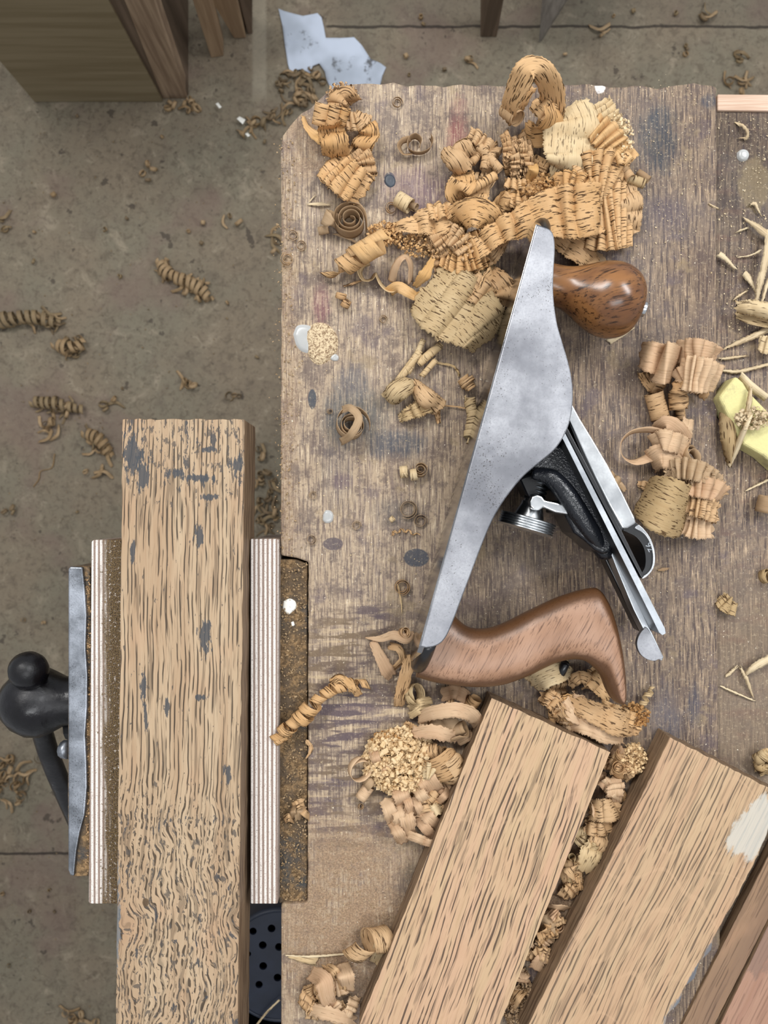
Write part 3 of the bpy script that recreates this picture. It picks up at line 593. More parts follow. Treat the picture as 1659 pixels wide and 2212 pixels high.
# paper on the floor
M['paper'] = (lambda g: g.out(g.mix(g.sm(g.noise(g.obj(), 22, 4, .7), .58, .68), g.mix(g.sm(g.noise(g.obj(), 9, 3), .4, .65), '#b8c1d0', '#9aa2ae'), '#5e6064')))(G('dirty_paper', .85))
pp = [(602, 22), (614, 26), (655, 36), (686, 30), (695, 40), (700, 62), (704, 84), (735, 84), (765, 82), (782, 100), (800, 128), (822, 138), (834, 147), (826, 165), (818, 200), (770, 215), (718, 200), (706, 175), (702, 158), (690, 140), (676, 146), (670, 161), (652, 152), (640, 154), (628, 160), (622, 140), (616, 100), (611, 60)]
V = [PF(x, y, 3 + 7 * abs(math.sin(x * .035 + y * .02))) for x, y in pp]
def flat_sheet(name, pts, mat, hfun, label, cat):
    import bmesh
    bm = bmesh.new(); vs = [bm.verts.new(PF(x, y, 0)) for x, y in pts]; f = bm.faces.new(vs)
    bmesh.ops.triangulate(bm, faces=[f])
    for _ in range(3): bmesh.ops.subdivide_edges(bm, edges=bm.edges[:], cuts=1, use_grid_fill=True)
    bm.verts.ensure_lookup_table()
    V = [(v.co.x, v.co.y, hfun(v.co.x, v.co.y)) for v in bm.verts]; F = [tuple(q.index for q in f.verts) for f in bm.faces]; bm.free()
    return props(mesh(name, V, F, mat, solid=.0003), label, cat)
flat_sheet('paper_scrap', pp, M['paper'], lambda x, y: .002 + .005 * mnoise.noise(Vector((x * 14, y * 14, 0))) ** 2 * 3, 'torn pale blue-white sheet of paper lying on the floor', 'paper')
for pts, lb in (([(514, 264), (520, 259), (533, 266), (527, 276)], 'small square white paper bit on the floor, brightest one'), ([(532, 296), (538, 294), (543, 300), (538, 303)], 'tiny white paper bit under the square one'), ([(469, 232), (474, 229), (482, 239), (477, 242)], 'tiny white crumb on the floor near the cabinet corner')):
    flat_sheet('paper_bit', pts, M['whitebit'], lambda x, y: .012 + .02 * (x % .01), lb, 'paper')

# ---------------------------------------------------------------- furniture standing on the floor, top of the frame
def mat_flr(name, a, b, sx, sy, sz):
    g = G(name, .6, 0, .25); s = g.sep(g.obj()); n = g.noise(g.comb(g.mul(s[0], sx), g.mul(s[1], sy), g.mul(s[2], sz)), 1, 4, .6)
    return g.out(g.mix(g.sm(n, .35, .65), a, b), n, .15, .001)
M['cab'] = mat_flr('olive_brown_plywood', '#85785f', '#75684f', 3, 30, 60)
M['cabpost'] = mat_flr('aged_brown_timber', '#a08a72', '#796451', 90, 40, 4)
M['cabdark'] = mat_flr('dark_timber', '#6e5d4e', '#544639', 90, 40, 4)
M['batten'] = mat_flr('tan_timber', '#a58c70', '#8a7259', 90, 40, 4)
M['greymetal'] = simple('grey_sheet', '#77716a', .55)
cab = thing('cabinet', PF(240, 150, 0), 'brown wooden cabinet with a plywood front standing on the floor at top left', 'cabinet')
fy = PF(0, 221, 0).y; x0 = PF(75, 221).x; x1 = PF(352, 221).x; x2 = PF(412, 218).x
V, F = boxv(x0, x2 - .004, fy + .012, fy + .42, 0.0, .62); mesh('carcass', V, F, M['cabdark'], cab, smooth=False)
V, F = boxv(x0, x1, fy, fy + .012, 0.001, .62); mesh('front_panel', V, F, M['cab'], cab, smooth=False, bevel=.001)
for zz in (.29, .335, .46): 
    V, F = boxv(x0, x1, fy - .002, fy, zz, zz + .004); mesh('panel_moulding', V, F, M['cabdark'], cab, smooth=False)
def lean(name, b0, b1, depth, t0, t1, h, mat, parent, **k):
    """post with base edge pixels b0,b1 on the floor and the same edge at height h seen at t0,t1"""
    a, b, c, d = PF(*b0, 0.5), PF(*b1, 0.5), PF(*t0, h), PF(*t1, h); D = Vector((0, depth, 0))
    H = 1.9; c = a + (c - a) * H; d = b + (d - b) * H
    V = [a, b, b + D, a + D, c, d, d + D, c + D]; F = [(3, 2, 1, 0), (4, 5, 6, 7), (0, 1, 5, 4), (1, 2, 6, 5), (2, 3, 7, 6), (3, 0, 4, 7)]
    return mesh(name, [tuple(v) for v in V], F, mat, parent, smooth=False, bevel=.001, **k)
lean('corner_post', (352, 213), (405, 213), .03, (268, 0), (333, 0), 265, M['cabpost'], cab)
lean('door_edge', (330, 216), (352, 214), .02, (226, 0), (268, 0), 265, M['cabdark'], cab)
lb = [('tan wooden batten standing on the floor right of the cabinet, the left one', (456, 125), (483, 121), (416, 0), (452, 0), 150, 'batten'), ('wider tan batten standing to the right of the first one', (506, 83), (531, 82), (456, 0), (512, 0), 110, 'batten'), ('dark board end behind the two tan battens', (535, 74), (545, 73), (514, -8), (545, -8), 105, 'cabdark')]
for l, b0, b1, t0, t1, h, m in lb:
    props(lean('timber_batten', b0, b1, .03, t0, t1, h, M[m], None), l, 'batten')
props(lean('table_leg', (1038, 80), (1073, 80), .03, (1038, 0), (1088, 0), 98, M['cabdark'], None), 'dark square wooden leg standing on the floor at the top edge', 'leg')
V = [PF(1163, 92, 0), PF(1168, 92, 0), PF(1176, 0, 0), PF(1182, 0, 0)]
a, b = PF(1164, 92, 1), PF(1172, 86, 1); bk = Vector((.02, .25, 0)); up = PF(1222, 0, 112) - a
V = [a, b, b + bk, a + bk, a + up * 1.9, b + up * 1.9, b + up * 1.9 + bk, a + up * 1.9 + bk]
props(mesh('sheet_panel', [tuple(v) for v in V], [(3, 2, 1, 0), (4, 5, 6, 7), (0, 1, 5, 4), (1, 2, 6, 5), (2, 3, 7, 6), (3, 0, 4, 7)], M['greymetal'], smooth=False), 'grey thin panel leaning beside the dark leg at the top', 'panel')

# ---------------------------------------------------------------- added dark bin and the perforated tub below the bench, seen through the gap
M['bin'] = simple('black_plastic', '#0b0b0d', .5, 0, .3, .1)
M['tub'] = simple('navy_plastic', '#171d2b', .4, 0, .4, .1)
tz = -330
bn = thing('shade_bin', P(600, 2080, -800), 'black open bin added under the bench edge to darken the gap', 'bin')  # added to keep the space round the tub dark
bx0, bx1, by0, by1 = P(545, 0, -480).x - .06, P(700, 0, -480).x + .1, P(0, 2320, -480).y - .12, P(0, 1950, -480).y + .03
z0 = .05
V, F = merge(boxv(bx0, bx1, by0, by1, z0, z0 + .01), boxv(bx0, bx0 + .006, by0, by1, z0, .40), boxv(bx1 - .006, bx1, by0, by1, z0, .40), boxv(bx0, bx1, by0, by0 + .006, z0, .40), boxv(bx0, bx1, by1 - .006, by1, z0, .40))
mesh('bin_body', V, F, M['bin'], bn, smooth=False)
V, F = boxv(bx0, bx1, by0, by1, 0, z0); mesh('bin_foot', V, F, M['bin'], bn, smooth=False)
def perforated(center, R, holes, z, th):
    import bmesh
    bm = bmesh.new(); N = 64
    ring = [bm.verts.new((center.x + R * math.cos(2*math.pi*i/N), center.y + R * math.sin(2*math.pi*i/N), z)) for i in range(N)]
    E = [bm.edges.new((ring[i], ring[(i+1) % N])) for i in range(N)]
    for hx, hy, hr in holes:
        r = [bm.verts.new((hx + hr * math.cos(2*math.pi*i/18), hy + hr * math.sin(2*math.pi*i/18), z)) for i in range(18)]
        E += [bm.edges.new((r[i], r[(i+1) % 18])) for i in range(18)]
    bmesh.ops.triangle_fill(bm, edges=E, use_beauty=True)
    bm.verts.index_update(); V = [tuple(v.co) for v in bm.verts]; F = [tuple(v.index for v in f.verts) for f in bm.faces]; bm.free(); return V, F
tc = P(606, 2084, tz); hl = []
for px, py, r in ((547, 2010, 8), (587, 2004, 8.5), (568, 2040, 8.5), (603, 2044, 8.5), (569, 2085, 8.5), (537, 2059, 6), (640, 2030, 8.5), (625, 2080, 8.5), (600, 2110, 8.5), (660, 2090, 8.5), (560, 2125, 8)):
    p = P(px, py, tz); hl.append((p.x, p.y, r * (CAMZ - BZ - tz / 1000) / FPX))
tub = thing('plastic_tub', Vector((tc.x, tc.y, z0 + .01)), 'dark navy plastic tub with round holes in its base, lying in the black bin', 'tub')
R = 118 * (CAMZ - BZ - tz / 1000) / FPX
V, F = perforated(tc, R, hl, tc.z, .003); mesh('tub_base', V, F, M['tub'], tub, smooth=False, solid=.003)
V, F = revolve((tc.x, tc.y, z0 + .012), (0, 0, 1), [(0, R * 1.12), (tc.z - z0 - .016, R * 1.02), (tc.z - z0 - .010, R * 1.0)], 64); F = F[:-2]; mesh('tub_wall', V, F, M['tub'], tub, solid=.003)
# ================================================================ shavings
def mat_shav(name, a, b, dash, fine, dens=.6, trans=.22, dashcol='#4a3018'):
    g = G(name, .65, 0, .25); s = g.sep(g.uv()); U, Vv = s[0], s[1]; r = g.oi.outputs['Random']; off = g.mul(r, 37.0)
    n1 = g.noise(g.comb(g.mul(U, .13), g.mul(Vv, 1.15), off), 1, 2, .5)
    n2 = g.noise(g.comb(g.mul(U, .02), g.mul(Vv, 2.6), off), 1, 3, .6); n3 = g.noise(g.comb(g.mul(U, .09), g.mul(Vv, .09), off), 1, 3)
    c = g.mix(g.sm(g.add(g.mul(n3, .6), g.mul(r, .4)), .25, .75), a, b)
    c = g.mix(g.mul(g.sm(n2, .45, .7), fine), c, '#a07c50')
    c = g.mix(g.mul(g.sm(n1, dens, dens + .045), dash), c, dashcol)
    g.out(c, g.add(n2, g.mul(g.sm(n1, dens, dens + .04), -.6)), .35, .0004)
    tr = g.new('BsdfTranslucent'); g.set(tr.inputs[0], c); mxs = g.new('MixShader'); mxs.inputs[0].default_value = trans
    g.t.links.new(g.b.outputs[0], mxs.inputs[1]); g.t.links.new(tr.outputs[0], mxs.inputs[2])
    g.t.links.new(mxs.outputs[0], g.t.nodes['Material Output'].inputs[0]); return g.m
M['gold'] = mat_shav('golden_oak_shaving', '#d9b384', '#cfa26c', .92, .3, .575)
M['goldplain'] = mat_shav('golden_plain_shaving', '#dcb684', '#d0a468', .35, .4, .64)
M['tan'] = mat_shav('tan_oak_shaving', '#d0ae85', '#c39c70', .9, .35, .58)
M['pale'] = mat_shav('pale_oak_shaving', '#e0cba4', '#d2b78c', .7, .3)
M['grey'] = mat_shav('greyish_oak_shaving', '#c8b088', '#b79c72', .9, .35, .58)
M['pink'] = mat_shav('pinkish_tan_shaving', '#d9bb98', '#caa684', .3, .4, .63)
M['brown'] = mat_shav('brown_thin_shaving', '#b39878', '#a08465', .15, .35, .66, .15)
M['floorsh'] = mat_shav('dusty_floor_shaving', '#a89070', '#8f7859', .3, .4, .6, .1)
M['floordk'] = mat_shav('dark_floor_shaving', '#857458', '#695b48', .3, .4, .6, .05)
M['crumb'] = mat_shav('fine_pale_crumb', '#efdcb8', '#e0c294', 0.0, .2)
M['crumbt'] = mat_shav('fine_tan_crumb', '#d2ab78', '#b98c58', 0.0, .2)
M['splinter'] = mat_shav('pale_dry_splinter', '#d8c7a6', '#c4b08f', .4, .45, .6, .05, '#6b5840')
R_ = random.Random(11)
GDEF = None
def finish(name, V, N, MM, UV, mat, base, label, cat, group, parent=None, thick=.00018):
    zmin = BZ + base / 1000 + .0003
    V = [Vector((v.x, v.y, max(v.z, zmin + .0002 * (i % 3)))) for i, v in enumerate(V)]
    V = [(v.x, v.y, v.z) for v in V]
    o = mesh(name, V, grid_faces(N, MM), M[mat] if isinstance(mat, str) else mat, parent, uv=UV, solid=thick)
    return props(o, label, cat, group or GDEF)
def S(path, w, mat='gold', n=0, amp=0, roll=0, base=0, label=None, group=None, name='wood_shaving', arch=0, N=None, rag=1.0, Mx=None, taper=(1, 1), cat='wood shaving'):
    """ribbon or sheet: path [(px,py,height mm)], width in px, n pleats of amp mm, roll of the width direction in degrees"""
    path = [(p[0], p[1], p[2] if len(p) > 2 else 3) for p in path]
    L = sum(math.dist(a[:2], b[:2]) for a, b in zip(path, path[1:]))
    N = N or int(max(24, min(220, n * 16 + L / 3))); wmax = max(w) if isinstance(w, (list, tuple)) else w
    Mx = Mx or int(max(4, min(22, wmax / 5)))
    C = [P(x, y, base + h) for x, y, h in cr(path, N)]; V = []; UV = []; d = 0; ph = 0; kx = (CAMZ - C[0].z) / FPX
    jit = [R_.uniform(-1, 1) for _ in range(Mx)]; jit2 = [R_.uniform(-1, 1) for _ in range(Mx)]; sd = R_.random() * 100
    phs = R_.uniform(0, 6)
    Z = Vector((0, 0, 1)); PX = cr([p[:2] for p in path], N); T2 = None
    for i, c in enumerate(C):
        T = (C[min(i+1, N-1)] - C[max(i-1, 0)])
        if T.length < 1e-9: T = Vector((1, 0, 0))
        T.normalize(); qa, qb = PX[max(i-1, 0)], PX[min(i+1, N-1)]; t2 = Vector((qb[0] - qa[0], qa[1] - qb[1], 0))
        if t2.length > 1e-4 or T2 is None: T2 = t2.normalized() if t2.length > 1e-9 else Vector((1, 0, 0))
        Sd = T2.cross(Z).normalized()
        if abs(Sd.dot(T)) > .5: Sd = (Sd - T * Sd.dot(T)).normalized()
        rl = math.radians(lerp(roll, i / (N-1))); Nn = Sd.cross(T); Sd, Nn = Sd * math.cos(rl) + Nn * math.sin(rl), Nn * math.cos(rl) - Sd * math.sin(rl)
        t = i / (N - 1); ww = lerp(w, t) * kx
        e = min(1, t * 8 + .001), min(1, (1 - t) * 8 + .001)
        ww *= (taper[0] + (1 - taper[0]) * e[0]) * (taper[1] + (1 - taper[1]) * e[1])
        if i: d += (c - C[i-1]).length * 1000 * (1 + (.5 if n else 0))
        for j in range(Mx):
            v = j / (Mx - 1) - .5
            pl = 0
            if n:
                a = 2 * math.pi * n * t + phs + 1.3 * mnoise.noise(Vector((t * n * .7, v * .8, sd))) * 2
                loc = .55 + .9 * abs(mnoise.noise(Vector((t * n * .5, v * 1.5, sd + 9))))
                pl = (abs(math.sin(a / 2)) ** .8 * 2 - 1.2) * amp * 1.35 / 1000 * loc
            wob = mnoise.noise(Vector((t * 3 + sd, v * 2, 1))) * .0007 * min(1, wmax / 30)
            q = c + Sd * (v * ww) + Nn * (pl + wob + arch / 1000 * (1 - 4 * v * v))
            if i < 2: q -= T * jit[j] * .0013 * rag
            if i > N - 3: q += T * jit2[j] * .0013 * rag
            if j in (0, Mx - 1): q += Sd * R_.uniform(-1, 1) * (.00045 if wmax > 25 else .00015) * rag
            V.append(q); UV.append((d, v * ww * 1000 + 50))
    return finish(name, V, N, Mx, UV, mat, base, label, cat, group)
def Cl(px, py, r0, r1=None, turns=1.5, w=20, az=0, tilt=0, mat='tan', base=0, h=None, drift=0.0, label=None, group=None, a0=None, name='curled_shaving', wob=.06, cat='wood shaving', loc=None):
    """rolled curl: radii and width in px, axis azimuth (deg, image up = 90) and tilt out of the bench plane"""
    r1 = r0 * .5 if r1 is None else r1; kx = (CAMZ - BZ - base / 1000) / FPX
    A_ = Vector((math.cos(math.radians(az)) * math.cos(math.radians(tilt)), math.sin(math.radians(az)) * math.cos(math.radians(tilt)), math.sin(math.radians(tilt))))
    u = A_.cross(Vector((0, 0, 1))); u = Vector((1, 0, 0)) if u.length < .05 else u.normalized(); v = A_.cross(u)
    st = abs(math.sin(math.radians(tilt))); ct = abs(math.cos(math.radians(tilt)))
    hh = h if h is not None else (r0 * ct + w / 2 * st) * kx * 1000 + .3
    c = P(px, py, base + hh) if loc is None else loc + Vector((0, 0, hh / 1000))
    N = int(max(16, min(120, turns * 34))); Mx = max(3, min(9, int(w / 6))); V = []; UV = []; d = 0; a0 = R_.uniform(0, 6.28) if a0 is None else a0; sd = R_.random() * 50
    for i in range(N):
        t = i / (N - 1); r = (r0 + (r1 - r0) * t) * kx * (1 + wob * mnoise.noise(Vector((t * turns * 2, sd, 0))) * 2); a = a0 + t * turns * 2 * math.pi
        b = c + (u * math.cos(a) + v * math.sin(a)) * r + A_ * (drift * kx * (t - .5))
        if i: d += r * 1000 * turns * 2 * math.pi / N
        ww = w * kx * min(1, .45 + t * 6) * min(1, .35 + (1 - t) * 5)
        for j in range(Mx):
            q = j / (Mx - 1) - .5
            V.append(b + A_ * (q * ww) + A_ * (R_.uniform(-1, 1) * .00015 if j in (0, Mx-1) else 0)); UV.append((d, q * w * kx * 1000 + 50))
    return finish(name, V, N, Mx, UV, mat, base, label, cat, group)
def Hx(path, r, turns, w, mat='gold', base=0, label=None, group=None, name='twisted_shaving', cat='wood shaving', jit=.25):
    """ribbon wound round a path"""
    path = [(p[0], p[1], p[2] if len(p) > 2 else 4) for p in path]; N = int(min(420, turns * 18)); Mx = 5
    C = [P(x, y, base + h) for x, y, h in cr(path, N)]; kx = (CAMZ - C[0].z) / FPX; V = []; UV = []; d = 0; ref = Vector((0, 0, 1)); sd = R_.random() * 50
    for i, c in enumerate(C):
        T = (C[min(i+1, N-1)] - C[max(i-1, 0)]).normalized(); a_ = (ref - T * ref.dot(T)).normalized(); b_ = T.cross(a_)
        t = i / (N - 1); th = t * turns * 2 * math.pi + mnoise.noise(Vector((t * turns * .6, sd, 0))) * 2; rr = lerp(r, t) * kx * (1 + jit * mnoise.noise(Vector((t * turns * .8, sd, 5))) * 2)
        o = a_ * math.cos(th) + b_ * math.sin(th); d += rr * 2000 * math.pi * turns / N; tl = T * .93 + (b_ * math.cos(th) - a_ * math.sin(th)) * .3
        for j in range(Mx):
            q = (j / (Mx - 1) - .5) * lerp(w, t) * kx; V.append(c + o * rr + tl * q + T * (mnoise.noise(Vector((t * turns, sd, 9))) * .002 * jit)); UV.append((d, q * 1000 + 50))
    return finish(name, V, N, Mx, UV, mat, base, label, cat, group)
def crumbs(name, area_fn, n, mat, size, label, hfun, base=0, cat='wood crumbs', curlp=.5):
    """uncountable tiny curls and flakes: one object"""
    V = []; F = []; UV = []
    for _ in range(n):
        px, py = area_fn(); h = hfun(px, py); c = P(px, py, base + h); s = size * R_.uniform(.4, 1.3) / 1000
        ax = Vector((R_.gauss(0, 1), R_.gauss(0, 1), R_.gauss(0, .5))).normalized(); u = ax.orthogonal().normalized(); v = ax.cross(u); k0 = len(V)
        m = 7 if R_.random() < curlp else 3; tot = R_.uniform(2, 6) if m == 7 else .6; r = s * .35 if m == 7 else s * 1.2; wd = s * R_.uniform(.3, .9); a0 = R_.uniform(0, 6)
        for i in range(m):
            a = a0 + tot * i / (m - 1); q = c + (u * (math.cos(a) - math.cos(a0)) + v * (math.sin(a) - math.sin(a0))) * r * (1 - .3 * i / m)
            for e in (-.5, .5):
                z = q + ax * wd * e; V.append((z.x, z.y, max(z.z, BZ + base / 1000 + .0004))); UV.append((i * .6 + k0, e + k0 * .37))
        for i in range(m - 1): F.append((k0 + 2*i, k0 + 2*i + 1, k0 + 2*i + 3, k0 + 2*i + 2))
    o = mesh(name, V, F, M[mat], uv=UV); return props(o, label, cat, kind='stuff')
def ell(cx, cy, rx, ry, p=.5):
    def f():
        a = R_.uniform(0, 6.283); r = R_.random() ** p; return cx + rx * r * math.cos(a), cy + ry * r * math.sin(a)
    return f
def dome(cx, cy, rx, ry, hmax):
    return lambda x, y: R_.uniform(.3, 1) * hmax * math.sqrt(max(.02, 1 - ((x - cx) / rx) ** 2 - ((y - cy) / ry) ** 2)) + .5
HEAPED = {}
def where(ex, ey):
    if math.hypot(ex, ey) < .35: return 'central'
    return ('right', 'upper right', 'top', 'upper left', 'left', 'lower left', 'bottom', 'lower right')[int(round(math.atan2(-ey, ex) / (math.pi / 4))) % 8]
def heap(cx, cy, rx, ry, n, mats, hmax, w, label, group, base=0, ln=(30, 80), dirn=None, rot=0):
    """individual crumpled shavings heaped on an ellipse"""
    for i in range(n):
        a = R_.uniform(0, 6.283); r = math.sqrt(R_.random()) * .92; ex, ey = rx * r * math.cos(a), ry * r * math.sin(a)
        cr_, sr_ = math.cos(math.radians(rot)), math.sin(math.radians(rot)); x = cx + ex * cr_ - ey * sr_; y = cy + ex * sr_ + ey * cr_
        h = hmax * (1 - r * r) * R_.uniform(.25, 1) + 1; m = R_.choice(mats); ty = R_.random(); ww = R_.uniform(*w)
        lb_ = label
        if group not in HEAPED: HEAPED[group] = 0
        kind_ = 'rolled' if ty < .3 else 'folded'; lb_ = kind_ + ' ' + label.replace('crumpled ', '') + ', ' + where(ex / rx, ey / ry)
        if ty < .3: Cl(x, y, R_.uniform(.22, .42) * ww + 3, None, R_.uniform(1, 2.4), ww, R_.uniform(0, 180), R_.uniform(-20, 50), m, base, h + ww * .05, label=lb_, group=group, drift=R_.uniform(-10, 10))
        else:
            th = math.radians(dirn + R_.uniform(-40, 40)) if dirn is not None else R_.uniform(0, 6.283); L = R_.uniform(*ln); k = R_.uniform(-.5, .5)
            dx, dy = math.cos(th) * L / 2, -math.sin(th) * L / 2
            S([(x - dx, y - dy, max(1, h * R_.uniform(.2, 1))), (x - dy * k, y + dx * k, h + R_.uniform(2, 6)), (x + dx, y + dy, max(1, h * R_.uniform(.1, .9)))], ww, m,
              R_.choice((0, 0, 2, 4, 6)), R_.uniform(.8, 1.8), [R_.uniform(-50, 50), R_.uniform(-50, 50)], base, lb_, group, name='crumpled_shaving')
# ---------------------------------------------------------------- pile A: top left corner of the bench
gA = 'shavings in the pile at the top left bench corner'
def bg(g):
    """default group of the shavings that follow"""
    global GDEF
    GDEF = g
bg(gA)
S([(765, 225, 3), (745, 205, 12), (728, 222, 14), (735, 240, 8)], 40, 'tan', 3, 1.2, [30, -20], label='crinkled tan shaving at the very top of the top left pile')
S([(790, 245, 6), (770, 262, 14), (745, 262, 12)], 38, 'tan', 4, 1.4, [-20, 30], label='tan crumpled shaving behind the front panel of the top left pile, upper right')
S([(778, 262, 4), (797, 285, 12), (782, 318, 8), (770, 338, 3)], 46, 'gold', 3, 2, [30, -10, 10], label='bent golden shaving on the right side of the top left pile')
S([(765, 318, 4), (785, 345, 10), (795, 385, 4)], 44, 'tan', 5, 1.5, [10, -15], label='golden brown pleated shaving behind the lower panel of the top left pile')
Cl(697, 247, 19, 15, .8, 44, 75, 30, 'gold', a0=2.6, h=11, label='leftmost arched curl in the row on top of the top left pile')
Cl(722, 250, 15, 11, .8, 42, 70, 32, 'gold', a0=2.4, h=13, label='middle arched curl in the row on top of the top left pile')
Cl(744, 252, 11, 7, .9, 36, 65, 35, 'gold', a0=2.4, h=14, label='smallest arched curl in the row on top of the top left pile')
S([(655, 250, 4), (664, 275, 9), (684, 293, 11), (708, 306, 12)], [9, 18, 26, 30], 'goldplain', 0, 0, [50, 20, 0], label='yellowish tail of shaving hanging at the left of the top left pile')
S([(712, 262, 20), (716, 285, 12), (722, 305, 17), (726, 333, 7)], [52, 60, 62, 60], 'gold', 1, 1.5, [8, 0, -6], arch=1.5, label='broad golden wavy shaving with long dashes, front of the top left pile')
S([(708, 352, 4), (730, 370, 12), (755, 392, 14), (786, 414, 5)], [74, 82, 80, 74], 'gold', 4.5, 2.0, [4, 0, -4], arch=1, rag=1.6, label='pleated golden shaving with short dark dashes, lowest of the top left pile')
crumbs('shaving_crumbs', ell(738, 205, 34, 26), 260, 'tan', 2.2, 'fine tan crumbs at the top of the top left pile', lambda x, y: R_.uniform(.5, 5))
# ---------------------------------------------------------------- cluster B
bg(None)
Cl(757, 478, 37, 9, 3.1, 34, 90, 82, 'brown', a0=1.0, label='large brown spiral shaving standing like a watch spring, left bench')
Cl(718, 476, 17, 22, .75, 30, 62, 25, 'brown', a0=0.4, h=8, label='wide open brown ring left of the large spiral')
Cl(699, 498, 10, 7, 1.2, 22, 10, 5, 'brown', label='small brown roll below the open ring')
S([(792, 500, 5), (790, 470, 8), (783, 452, 7), (768, 440, 5), (762, 446, 3)], 12, 'brown', 0, 0, [75, 60, 30], label='thin brown ribbon curving over the right of the large spiral')
S([(722, 505, 3), (750, 514, 2), (772, 525, 1.5)], 5, 'brown', label='thin brown strip below the large spiral')
S([(664, 441, 1), (690, 441, 2), (713, 443, 1)], [3, 8, 3], 'splinter', label='pale splinter lying level at upper left of the bench', name='splinter')
S([(668, 436, 1), (682, 420, 1)], [2, 3, 1], 'splinter', label='short pale splinter sloping above the level one', name='splinter')
Cl(872, 438, 17, 15, 1.3, 34, -35, 8, 'pale', label='short thick pale roll above the long golden sheet')
Cl(893, 446, 10, 4, 1.8, 16, -30, 20, 'brown', label='small dark crumpled roll at the end of the pale roll')
S([(906, 318, 4), (909, 304, 4), (898, 294, 4), (885, 300, 4), (881, 318, 4), (893, 330, 4), (912, 331, 4), (928, 322, 4), (934, 306, 4), (929, 294, 4)], 22, 'brown', 0, 0, 82, label='double brown curl standing on edge near the red stain')
S([(884, 300, 5), (869, 305, 5), (862, 318, 4), (872, 333, 4), (890, 332, 4)], 15, 'brown', 0, 0, 55, label='short brown ribbon left of the double curl')
# ---------------------------------------------------------------- middle pile
bg('shavings in the middle pile left of the plane')
S([(905, 500, 3), (950, 505, 8), (990, 500, 5)], 70, 'tan', 5, 2, [20, -20], label='brown shaving lowest under the long golden sheet')
S([(832, 499, 5), (868, 490, 10), (905, 482, 14), (940, 478, 15), (970, 470, 12)], [16, 30, 46, 62, 60], 'gold', 3, 1.6, [40, 10, -10, 0], rag=1.6, label='long golden dashed sheet widening to the right, under the dark paint drop')
S([(905, 470, 8), (935, 458, 16), (971, 452, 14)], [26, 40, 42], 'gold', 3, 2.2, [10, 20], label='upturned golden flap at the end of the long sheet')
Hx([(818, 526, 20), (780, 548, 18)], [23, 24], 1.4, 56, 'goldplain', label='fat plain golden roll left of the middle pile', jit=.05)
Hx([(782, 548, 16), (745, 572, 12), (708, 590, 4)], [24, 20, 6], 2.2, 44, 'gold', label='pointed golden roll end with dark dashes, far left of the middle pile', jit=.12)
S([(800, 566, 5), (784, 572, 5), (777, 588, 4), (786, 605, 4), (803, 603, 4), (811, 590, 5), (816, 600, 4), (826, 617, 4), (842, 628, 4), (860, 622, 4)], 22, 'pale', 0, 0, [70, 60, 60, 75, 60, 45], label='pale S-shaped ribbon on edge below the golden roll')
S([(846, 608, 5), (853, 580, 13), (864, 560, 17), (877, 556, 16), (887, 575, 12), (886, 612, 5)], 19, 'pink', 0, 0, [25, 30, 40, 50, 60], label='tall arched loop of ribbon in the middle pile')
S([(838, 632, 3), (858, 620, 9), (880, 630, 11), (900, 640, 7), (918, 632, 9)], 24, 'goldplain', 0, 0, [-30, 0, 20, 30], label='plain golden wavy ribbon below the arched loop')
S([(897, 618, 4), (917, 594, 12), (936, 558, 12)], [12, 27, 9], 'goldplain', 0, 0, [-20, 15], label='leaf-shaped pointed golden shaving above the grey fan')
Cl(737, 640, 12, 10, 1.1, 13, 75, 12, 'tan', label='small tan ring alone on the left of the bench, upper turn')
Cl(748, 656, 11, 8, .9, 18, 60, 15, 'tan', label='small tan curl touching the small ring')
S([(745, 618, 1.5), (765, 612, 2), (786, 604, 1.5)], [4, 7, 3], 'tan', label='tiny twisted strip above the small tan ring')
# big grey fan
S([(1075, 596, 3), (1062, 625, 14), (1070, 668, 6)], 62, 'gold', 3, 1.4, [35, 20], label='tan dashed sheet right behind the grey fan')
S([(1045, 585, 4), (1085, 625, 15), (1092, 660, 7)], [46, 62, 54], 'tan', 2, 1.5, [0, -10], label='curved tan sheet between the grey fan and the plane')
S([(922, 622, 7), (952, 645, 17), (984, 664, 17), (1012, 682, 14), (1042, 704, 18), (1058, 722, 4)], [118, 150, 160, 146, 122, 112], 'grey', 3, 1.5, [0, 3, 0], arch=2, rag=2.2, label='large grey-tan fan of dashed shaving beside the toe of the plane')
S([(1000, 596, 6), (1030, 625, 17), (1060, 650, 12)], [60, 62, 50], 'tan', 3, 1.3, [-10, 10], rag=1.6, label='smaller tan dashed sheet on top of the grey fan')
# frilly centre
S([(985, 560, 4), (960, 520, 14), (940, 490, 8)], 52, 'tan', 6, 1.7, [20, -20], label='crinkled tan shaving below the long golden sheet, left one')
S([(925, 520, 5), (945, 545, 10), (952, 590, 4)], 34, 'tan', 6, 1.8, [10, 30], label='narrow crinkled shaving hanging above the leaf-shaped one')
S([(960, 545, 6), (1000, 552, 15), (1045, 535, 14)], [72, 84, 80], 'gold', 8, 2.4, [10, -15], label='tightly pleated golden shaving at the heart of the middle pile')
S([(955, 495, 6), (985, 515, 16), (1015, 550, 14), (1040, 575, 5)], 46, 'tan', 9, 2.2, [-20, 20], label='crumpled tan shaving across the heart of the middle pile')
S([(978, 497, 2), (988, 472, 16), (1020, 458, 24), (1055, 470, 22), (1075, 505, 10)], [56, 62, 64, 56], 'gold', 2, 1, [5, 0, -5], label='high dashed golden arch with an open dark end')
S([(1035, 560, 3), (1062, 545, 10), (1080, 515, 6)], 46, 'tan', 2, 1.2, [0, 25], label='tan dashed sheet right under the golden arch')
